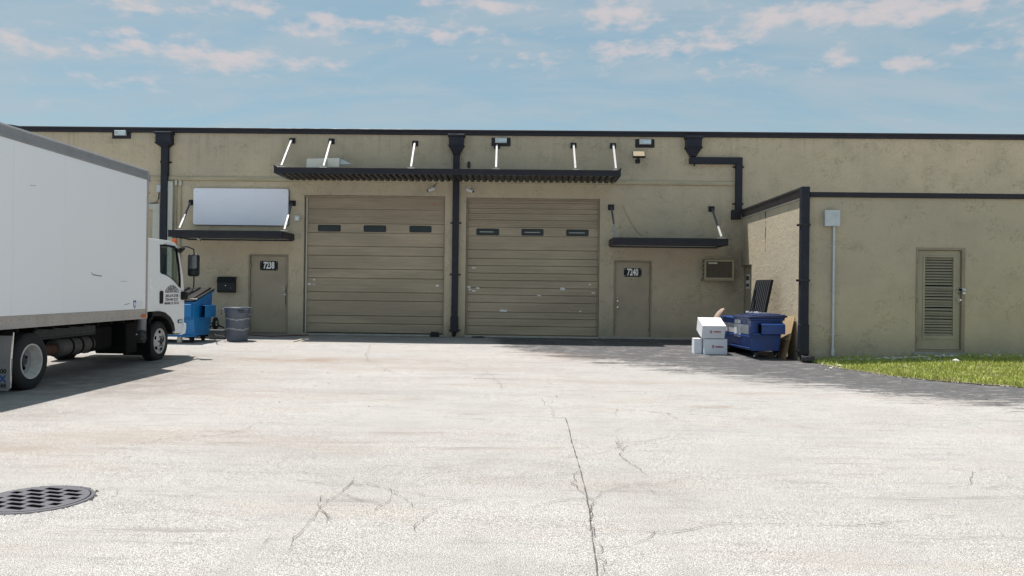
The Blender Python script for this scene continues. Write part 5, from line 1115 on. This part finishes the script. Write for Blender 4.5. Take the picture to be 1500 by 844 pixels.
# decals and scratches near the front lower corner
y_, z_ = Tx(197.5, 446.5, 0); MB().prism([(y_-.05, z_+.075), (y_+.05, z_+.075), (y_+.045, z_-.03), (y_, z_-.07), (y_-.045, z_-.03)], 'x', -.0035, -.0015).obj('shield_decal', 'bluelet', CB)
MB().prism([(y_-.03, z_+.045), (y_+.03, z_+.045), (y_+.025, z_-.02), (y_, z_-.045), (y_-.025, z_-.02)], 'x', -.0012, .0002).obj('shield_decal', 'whitepaint', CB)
ya, za = Tx(182, 449, 0); yb, zb = Tx(210, 443.5, 0); MB().box(-.0035, -.002, ya+.45, yb, z_-.06, z_+.07).obj('tape_strip', 'whitepaint', CB)
def scratch(px, w_):
    P = [Tx(u, v, -.003) for u, v in px]; V = []
    for y, z in P: V += [(-.0028, y, z-w_), (-.0028, y, z+w_)]
    MB().add(V, [(2*i, 2*i+1, 2*i+3, 2*i+2) for i in range(len(P)-1)]).obj('scratch', 'alu', CB, recalc=False)
scratch([(134, 399), (136, 402.5), (142, 403.5), (149, 404.5)], .009); scratch([(134, 399.5), (134.5, 404)], .006); scratch([(182, 447), (190, 444.5)], .006); scratch([(176, 412), (186, 412.3)], .003); scratch([(44, 271.5), (53, 272.5)], .003)

# cab: separate skin plates so that the window is a real opening
xs_ = -.10; XW = -2.02
def cabpts(L, xl=xs_): return [Tx(u, v, xl) for u, v in L]
wyc, wzc = Tx(234, 499, -.2)
wyc += 0
arch_r = .50
doorpoly_px = [(232.6, 350.8), (247, 352.5), (257, 356.5), (260, 361), (264, 378), (267.8, 402), (269.8, 430), (269.9, 462), (268, 487), (256, 488.5)]
A_ = cabpts(doorpoly_px)
ydr = A_[0][0]      # rear edge of the door
AO = cabpts([(255.5, 484.4), (253.9, 474), (249, 464.7), (241, 457.8), (233, 455.8)]); AI = cabpts([(252, 486), (249.2, 477), (244.5, 468.3), (237, 463.4), (222.4, 463)])
def arch(a0, a1, n=10): return [(wyc+arch_r*math.cos(rad(a0+(a1-a0)*i/n)), wzc+arch_r*math.sin(rad(a0+(a1-a0)*i/n))) for i in range(n+1)]
ylow = A_[-1][1]
door = A_+AO[:-1]+[(ydr, AO[-1][1])]
win = cabpts([(233.0, 358.6), (244, 359.0), (256, 361), (259.5, 367), (262.8, 388), (264.6, 409), (264.6, 421.5), (262, 420.5), (256, 413), (249, 406.5), (243, 403), (236, 400.6), (234.8, 398)])
win = [(y, z) for y, z in win]; win[0] = (max(win[0][0], ydr+.06), win[0][1]); win[-1] = (max(win[-1][0], ydr+.06), win[-1][1]); win[-2] = (max(win[-2][0], ydr+.10), win[-2][1])
print('door', [(round(a, 2), round(b, 2)) for a, b in door], 'win', [(round(a, 2), round(b, 2)) for a, b in win], 'wheel', wyc, wzc)
ybk = by1+.10
CA = MB()
zpb = AO[-1][1]
ztop = A_[0][1]
pil = [(ybk, zpb), (ybk, ztop-.03), (ybk+.03, ztop), (ydr-.005, ztop), (ydr-.005, zpb)]
# outline of the whole cab for roof, front and back skins
yfront = A_[-3][0]
prof = [(ybk, zpb), (ybk, ztop-.03), (ybk+.03, ztop+.0), A_[0], A_[1], A_[2], A_[3], A_[4], A_[5], A_[6], A_[7], A_[8]]
for i in range(len(prof)-1):
    if i in (6, 7, 8): continue      # windscreen
    (ya, za), (yb, zb) = prof[i], prof[i+1]; d = Vector((yb-ya, zb-za)); nrm = Vector((-d.y, d.x)).normalized()*-.03
    CA.add([(XW+.02, ya, za), (XW+.02, yb, zb), (xs_-.02, yb, zb), (xs_-.02, ya, za), (XW+.02, ya+nrm.x, za+nrm.y), (XW+.02, yb+nrm.x, zb+nrm.y), (xs_-.02, yb+nrm.x, zb+nrm.y), (xs_-.02, ya+nrm.x, za+nrm.y)], [(0, 1, 2, 3), (7, 6, 5, 4), (0, 4, 5, 1), (3, 2, 6, 7), (0, 3, 7, 4), (1, 5, 6, 2)])
CABO = CA.obj('cab', 'cabwhite', TK, bevel=.004)
MB().prism(pil, 'x', xs_-.05, xs_-.003).obj('cab_pillar', 'cabwhite', CABO, bevel=.004); MB().prism(pil, 'x', XW+.004, XW+.05).obj('cab_pillar', 'cabwhite', CABO, bevel=.004)
for (xa, xb, nm) in ((xs_-.045, xs_, 'cab_door'), (XW, XW+.045, 'cab_door')):
    db_ = MB(); holed_plate(db_, door, [win], 'x', xa, xb); Dr = db_.obj(nm, 'cabwhite', CABO, bevel=.004)
    cyw = sum(p[0] for p in win)/len(win); czw = sum(p[1] for p in win)/len(win)
    sh = lambda k: [(cyw+(y-cyw)*k, czw+(z-czw)*k) for y, z in win]
    outx = (xb+.002, xb-.03) if xa > -1 else (xa-.002, xa+.03)
    fr = MB(); holed_plate(fr, sh(1.02), [sh(.93)], 'x', outx[0], outx[1]); fr.obj('window_seal', 'blackplastic', CABO)
    MB().prism(sh(.95), 'x', (xa+xb)/2-.002, (xa+xb)/2+.002).obj('window_pane', 'glass', CABO)
(ya, za), (yb, zb) = prof[6], prof[9]; MB().add([(XW+.05, ya, za), (xs_-.05, ya, za), (xs_-.05, yb, zb), (XW+.05, yb, zb), (XW+.05, ya-.01, za), (xs_-.05, ya-.01, za), (xs_-.05, yb-.01, zb), (XW+.05, yb-.01, zb)], [(0, 1, 2, 3), (7, 6, 5, 4), (0, 3, 7, 4), (1, 5, 6, 2)]).obj('windscreen', 'glass', CABO)
# interior
MB().box(XW+.1, xs_-.1, ybk+.12, ybk+.25, 1.25, 2.05).box(XW+.1, xs_-.1, ybk+.12, ybk+.65, 1.15, 1.3).obj('seat', 'seat', CABO, bevel=.03)
MB().box(XW+.06, xs_-.06, yfront-.40, yfront-.12, 1.15, 1.48).obj('dashboard', 'blackplastic', CABO, bevel=.04)
MB().lathe([(.19, -.012), (.205, 0), (.19, .012), (.178, 0)], (XW+.45, yfront-.55, 1.55), 'y', 24, close=True).obj('steering_wheel', 'blackplastic', CABO, smooth=True)
MB().box(XW+.08, xs_-.08, ybk+.05, yfront-.1, 1.0, 1.1).obj('cab_floor', 'chassis', CABO)
# handle, lettering, wheel arch, step lamp, bumper
ya, za = Tx(233.4, 445.2, xs_); yb, zb = Tx(238.2, 426.2, xs_); MB().prism(rrect(ya, yb, za, zb, .03), 'x', xs_+.001, xs_+.02).obj('door_handle', 'blackplastic', CABO, bevel=.005)
tc0 = Tx(251, 440, xs_)[0]; y_a = Tx(241.5, 440, xs_)[0]; y_b = Tx(261.5, 440, xs_)[0]; hw = (y_b-y_a)/2; tc0 = (y_a+y_b)/2
slope = (Tx(261, 446, xs_)[1]-Tx(241, 444, xs_)[1])
def side(zc): return lambda x, y, z: (xs_+.001+z*.6, tc0+x, zc+y)
def fit(body, zc, h, wf=1.0, warp=None):
    o = text('lettering', body, h*1.38, 'ink', CABO, side(0), xs=1, fat=.0028, depth=.0012, warp=None)
    ys = [v.co.y for v in o.data.vertices]; k = 2*hw*wf/(max(ys)-min(ys)); zs = [v.co.z for v in o.data.vertices]; zm = min(zs); zh = max(zs)-zm
    for v in o.data.vertices:
        yy = (v.co.y-tc0)*k; t = yy/hw; hh = h
        if warp: hh = h*(1+1.35*max(0, 1-t*t)-.45)
        v.co.y = tc0+yy; v.co.z = zc+(v.co.z-zm)/zh*hh
zl_ = [Tx(251, v, xs_)[1] for v in (446.6, 441, 435.4, 429)]
fit('MIAMI, FL 33122', zl_[0], .060, 1.05); fit('7224 NW 25 ST', zl_[1], .058, .93); fit('305-219-2738', zl_[2], .058, .93); fit('GOLDEN BEAR PRODUCTS', zl_[3], .085, 1.0, True)
AOF = AO[:-1]+cabpts([(233, 455.8), (222.2, 457.2)])
am = MB()
for i in range(len(AOF)-1):
    o0, o1 = AOF[i], AOF[i+1]; j0, j1 = AI[min(i, len(AI)-1)], AI[min(i+1, len(AI)-1)]
    am.hexa([(xs_-.30, j0[0], j0[1]), (xs_+.016, j0[0], j0[1]), (xs_+.016, j1[0], j1[1]), (xs_-.30, j1[0], j1[1])], [(xs_-.30, o0[0], o0[1]), (xs_+.016, o0[0], o0[1]), (xs_+.016, o1[0], o1[1]), (xs_-.30, o1[0], o1[1])])
am.obj('wheel_arch', 'blackplastic', CABO)
ya, za = Tx(260, 473.5, xs_); yb, zb = Tx(266.5, 468, xs_); MB().prism(rrect(ya, yb, za, zb, .02), 'x', xs_+.001, xs_+.016).obj('side_lamp', 'blackplastic', CABO); MB().prism(rrect(ya+.02, yb-.02, za+.012, zb-.012, .01), 'x', xs_+.0165, xs_+.02).obj('lamp_lens', 'lens', CABO)
yA, zA = Tx(264.5, 491, xs_+.02); yB, zB = Tx(272.5, 473, xs_+.02)
MB().prism([(yA, zA), (yB-.05, zA+.02), (yB, zA+.12), (yB, zB-.03), (yB-.03, zB), (yB-.12, zB)], 'x', XW-.02, xs_+.03).obj('bumper', 'cabwhite', CABO, bevel=.015, smooth=True)
MB().prism([(yA-.20, zA+.03), (yA+.02, zA+.03), (yA, zA+.15), (yA-.15, zA+.12)], 'x', xs_-.3, xs_-.03).obj('step', 'chassis_grey', CABO, bevel=.006)
MB().prism([(yfront-.02, zB), (yfront+.01, zB+.0), (yfront+.01, za+.35), (yfront-.02, za+.35)], 'x', XW+.3, xs_-.3).obj('grille', 'blackplastic', CABO)
ya, za = Tx(255.5, 353.8, xs_-.25); MB().lathe([(0, .06), (.035, .055), (.05, .02), (.05, -.03)], (xs_-.25, ya, za), 'z', 14).obj('roof_marker', 'orange', CABO, smooth=True)
# black triangular cover low on the A-pillar and visor
ya, za = Tx(264.3, 439.5, xs_); yb, zb = Tx(270.5, 427, xs_); MB().prism(rrect(ya, yb, za, zb, .03), 'x', xs_+.002, xs_+.07).obj('mirror_mount', 'blackplastic', CABO, bevel=.012)
ya, za = Tx(257, 370, xs_); yb, zb = Tx(268.5, 362.5, xs_); MB().prism([(ya, za+.06), (ya+.08, za+.10), (yb, zb-.01), (yb-.03, zb-.05), (ya+.15, za-.01)], 'x', xs_+.002, xs_+.05).obj('mirror_bracket', 'blackplastic', CABO, bevel=.008)
# rain visor
vy = [Tx(u, v, xs_) for u, v in ((240, 358.0), (247, 359.5), (255, 362.5), (261, 366))]
MB().prism([(y, z) for y, z in vy]+[(y, z-.03) for y, z in reversed(vy)], 'x', xs_+.003, xs_+.04).obj('rain_visor', 'blackplastic', CABO)
# mirror
xm_ = xs_+.33
ym0, zm0 = Tx(282.2, 405, xm_); ym1, zm1 = Tx(293.8, 373.5, xm_)
mk = MB().prism(rrect(xm_-.12, xm_+.10, zm0, zm1, .05), 'y', ym0+.02, ym0+.12).obj('mirror', 'blackplastic', TK, bevel=.02, smooth=True)
MB().prism(rrect(xm_-.095, xm_+.075, zm0+.16, zm1-.03, .035), 'y', ym0+.012, ym0+.021).obj('mirror_glass', 'mirror', mk); MB().prism(rrect(xm_-.09, xm_+.07, zm0+.03, zm0+.14, .03), 'y', ym0+.012, ym0+.021).obj('mirror_glass', 'glassdark', mk)
MB().tube([(xm_, ym0+.07, zm1-.02), (xm_-.01, ym0+.06, zm1+.10), (xm_-.12, ym0+.02, zm1+.15), (xs_+.04, yb-.15, zb+.0)], .013, 8).obj('mirror_arm', 'blackplastic', mk, smooth=True)
ya, za = Tx(268, 433, xs_+.03); MB().tube([(xm_, ym0+.07, zm0+.02), (xm_, ym0+.06, zm0-.22), (xm_-.02, ym0+.05, zm0-.30), (xs_+.05, ya, za)], .014, 8).obj('mirror_arm', 'blackplastic', mk, smooth=True)

# wheels
def tyre(parent_name, xo, yc, w_, rr, deepdish, dual=False):
    s = 1
    K = MB().lathe([(rr*.60, -.012), (rr*.64, 0), (rr*.80, .006), (rr*.93, -.006), (rr*.985, -.03), (rr, -.06), (rr, -w_+.06), (rr*.985, -w_+.03), (rr*.93, -w_+.006), (rr*.64, -w_), (rr*.60, -w_+.012)], (xo, yc, rr), 'x', 48, close=True)
    return K
def wheel(xo, yc, rr, w_, dish, label=None):
    K = MB().lathe([(rr*.60, -.02), (rr*.635, -.006), (rr*.80, .004), (rr*.93, -.008), (rr*.985, -.03), (rr, -.055), (rr, -w_+.055), (rr*.985, -w_+.03), (rr*.93, -w_+.008), (rr*.64, -w_), (rr*.60, -w_+.012)], (xo, yc, rr-.004), 'x', 56, close=True).obj('wheel', 'rubber', TK, smooth=True)
    tr = MB()
    for k in range(3): xx = xo-.07-k*(w_-.14)/2; tr.lathe([(rr+.0005, -.005), (rr+.0005, .005)], (xx, yc, rr-.004), 'x', 56)
    tr.obj('tread_groove', 'dark', K, recalc=False)
    r1 = rr*.62
    if dish:
        MB().lathe([(r1, -.012), (r1*.985, 0), (r1*.93, 0), (r1*.90, -.03), (r1*.88, -.10), (r1*.80, -.135), (r1*.79, -.16)], (xo, yc, rr-.004), 'x', 48).obj('rim', 'rim', K, smooth=True)
        MB().lathe([(r1*.80, -.137), (r1*.62, -.158), (r1*.58, -.163), (r1*.25, -.163), (r1*.24, -.19)], (xo, yc, rr-.004), 'x', 48).obj('wheel_disc', 'flap', K, smooth=True)  # darker grey disc paints in the shade inside the dished rim
        MB().lathe([(0, -.10), (.05, -.10), (.065, -.12), (.07, -.155)], (xo, yc, rr-.004), 'x', 24).obj('hub', 'chassis_grey', K, smooth=True)
        for k in range(5): a = 2*math.pi*k/5+.3; cy, cz_ = yc+r1*.50*math.cos(a), rr-.004+r1*.50*math.sin(a); MB().cyl((xo-.163, cy, cz_), (xo-.156, cy, cz_), .03, 14).obj('hand_hole', 'dark', K)
        for k in range(6): a = 2*math.pi*k/6; cy, cz_ = yc+.092*math.cos(a), rr-.004+.092*math.sin(a); MB().cyl((xo-.155, cy, cz_), (xo-.13, cy, cz_), .012, 6).obj('wheel_nut', 'chassis_grey', K)
    else:
        MB().lathe([(r1, -.012), (r1*.985, 0), (r1*.93, -.002), (r1*.90, -.03), (r1*.86, -.045), (r1*.78, -.045), (r1*.62, -.010), (r1*.50, .012), (r1*.32, .02), (r1*.30, .03)], (xo, yc, rr-.004), 'x', 48).obj('rim', 'rim', K, smooth=True)
        MB().lathe([(0, .055), (.04, .053), (.06, .04), (.075, .02)], (xo, yc, rr-.004), 'x', 24).obj('hub', 'chassis_grey', K, smooth=True)
        for k in range(5): a = 2*math.pi*k/5+.2; cy, cz_ = yc+r1*.70*math.cos(a), rr-.004+r1*.70*math.sin(a); MB().cyl((xo-.02, cy, cz_), (xo-.012+.006, cy, cz_), .034, 14).obj('hand_hole', 'dark', K)
        for k in range(6): a = 2*math.pi*k/6; cy, cz_ = yc+.10*math.cos(a), rr-.004+.10*math.sin(a); MB().cyl((xo+.005, cy, cz_), (xo+.04, cy, cz_), .014, 6).obj('wheel_nut', 'chassis_grey', K)
    return K
RR = .405
wheel(-.03, Tx(47, 531, -.03)[0], RR, .24, True); wheel(-.31, Tx(47, 531, -.03)[0], RR, .24, True)
wheel(-BW+.27, Tx(47, 531, -.03)[0], RR, .24, False); wheel(-BW+.55, Tx(47, 531, -.03)[0], RR, .24, False)
wy_ = wyc
wheel(-.20, wy_, RR, .23, False); wheel(-BW+.40, wy_, RR, .23, False)
# chassis
ry = Tx(47, 531, -.03)[0]
MB().box(-.78, -.70, by0+.2, wy_+.5, .62, .86).obj('chassis_rail', 'chassis', TK); MB().box(-BW+.70, -BW+.78, by0+.2, wy_+.5, .62, .86).obj('chassis_rail', 'chassis', TK)
MB().box(-BW+.4, -.4, ry-.08, ry+.08, .33, .48).obj('axle', 'chassis', TK, bevel=.03); MB().box(-BW+.4, -.4, wy_-.06, wy_+.06, .30, .42).obj('axle', 'chassis', TK, bevel=.03)
y0_, y1_ = ry+.48, Tx(140, 480, -.30)[0]
SP = MB().box(-.34, -.30, y0_, y1_, .66, .862).obj('side_plate', 'chassis_grey', TK, bevel=.004)
ho = MB(); y = y0_+.03
while y < y1_: ho.cyl((-.3005, y, .685), (-.297, y, .685), .008, 6); y += .045
ho.obj('holes', 'dark', SP, kind='stuff')
for y in np.arange(by0+.3, by1, .42): MB().box(-BW+.06, -.06, float(y), float(y)+.06, zl0-.06, zl0-.004).obj('cross_member', 'chassis', TK)
zc_ = .50
E = MB().cyl((-.42, ry+.30, zc_-.02), (-.42, Tx(91, 516, -.3)[0], zc_-.02), .085, 18).obj('exhaust_pipe', 'rust', TK, smooth=True)
ex0 = Tx(89, 516, -.3)[0]
CN = MB().lathe([(0, 0), (.10, .0), (.145, .04), (.145, .30), (.15, .31), (.15, .34), (.145, .35), (.145, .58), (.15, .59), (.15, .62), (.145, .63), (.145, .95), (.12, 1.02), (.07, 1.10), (.07, 1.5)], (-.42, ex0, zc_), 'y', 24).obj('exhaust_canister', 'canister', TK, smooth=True)
for d in (.32, .60, .90): MB().lathe([(.147, -.02), (.158, -.02), (.158, .02), (.147, .02)], (-.42, ex0+d, zc_), 'y', 24, close=True).obj('clamp_band', 'chassis', CN)
ya = Tx(188, 480, -.15)[0]; yb = Tx(213, 480, -.15)[0]
MB().box(-.75, -.18, ya, yb-.25, .26, .82).obj('battery_box', 'chassis', TK, bevel=.02)
MB().box(-.95, -.35, by0+.4+3.6, ya-.15, .36, .80).obj('fuel_tank', 'chassis', TK, bevel=.05)
fc = Tx(212, 493, -.17); MB().cyl((-.30, fc[0], fc[1]), (-.17, fc[0], fc[1]), .12, 22).obj('tank_cap', 'chassis_grey', TK, bevel=.01)
for k in range(6): a = k*math.pi/3; MB().box(-.169, -.162, fc[0]+.08*math.cos(a)-.008, fc[0]+.08*math.cos(a)+.008, fc[1]+.08*math.sin(a)-.02, fc[1]+.08*math.sin(a)+.02).obj('cap_rib', 'chassis', TK)
fy, fz = Tx(216, 475, -.15); MB().cyl((-.26, fy, fz-.13), (-.26, fy, fz+.12), .085, 18).obj('filter_canister', 'flap', TK, smooth=True)
y_, z_ = Tx(200, 490, -.178); MB().box(-.179, -.176, y_-.02, y_+.02, z_-.006, z_+.006).obj('label_strip', 'label', TK)
yfl = Tx(220, 500, -.12)[0]; MB().box(-.62, -.10, yfl-.03, yfl-.01, .17, .78).obj('splash_guard', 'chassis', TK, bevel=.004)
MB().prism([(wy_-.62, .55), (wy_-.55, .85), (wy_-.3, .98), (wy_+.3, .98), (wy_+.55, .80), (wy_+.55, .70), (wy_+.35, .90), (wy_-.3, .92), (wy_-.5, .8), (wy_-.56, .55)], 'x', -.62, xs_-.06).obj('inner_fender', 'chassis', TK)
# rear mudflap, faces backwards
fly = ry-.62
pf = lambda u, v: (lambda d, o: (lambda t: (o.x+d.x*t, o.z+d.z*t))((fly-o.y)/d.y))(RT @ ray(u, v), RT @ (CAM-TO))
x1_, z1_ = pf(19.5, 487); x2_, z2_ = pf(15, 573); x3_, z3_ = pf(16.5, 527)
FO = MB().prism([(x1_-.62, z1_), (x1_, z1_), (x3_-.0, z3_+.03), (x3_+.015, z3_), (x2_, z2_+.04), (x2_-.03, z2_), (x1_-.62, z2_)], 'y', fly, fly+.012).obj('mudflap', 'flap', TK, bevel=.003)
MB().box(x1_-.62, x1_-.004, fly-.012, fly-.001, z1_-.045, z1_+.03).obj('flap_hanger', 'chassis', FO)
MB().prism([(x1_-.008, z1_), (x1_+.006, z1_), (x3_+.006, z3_+.03), (x2_+.006, z2_+.04), (x2_-.006, z2_+.04), (x3_-.008, z3_+.03)], 'y', fly-.006, fly+.014).obj('flap_edge', 'chrome', FO)
def ft(body, u, v, size, mat, fat=.003):
    x, z = pf(u, v); text('lettering', body, size, mat, FO, lambda a, b, c: (x+a, fly-.003-c, z+b), fat=fat, depth=.001, align='RIGHT')
ft('00', 9.5, 544.5, .085, 'ink'); ft('FX', 8.5, 555.5, .12, 'bluelet', .006); ft('.COM', 9, 565.5, .09, 'chassis_grey')
print('mudflap', x1_, z1_, z2_, fly)
for o in bpy.data.objects:
    if '_o' in o.keys(): del o['_o']
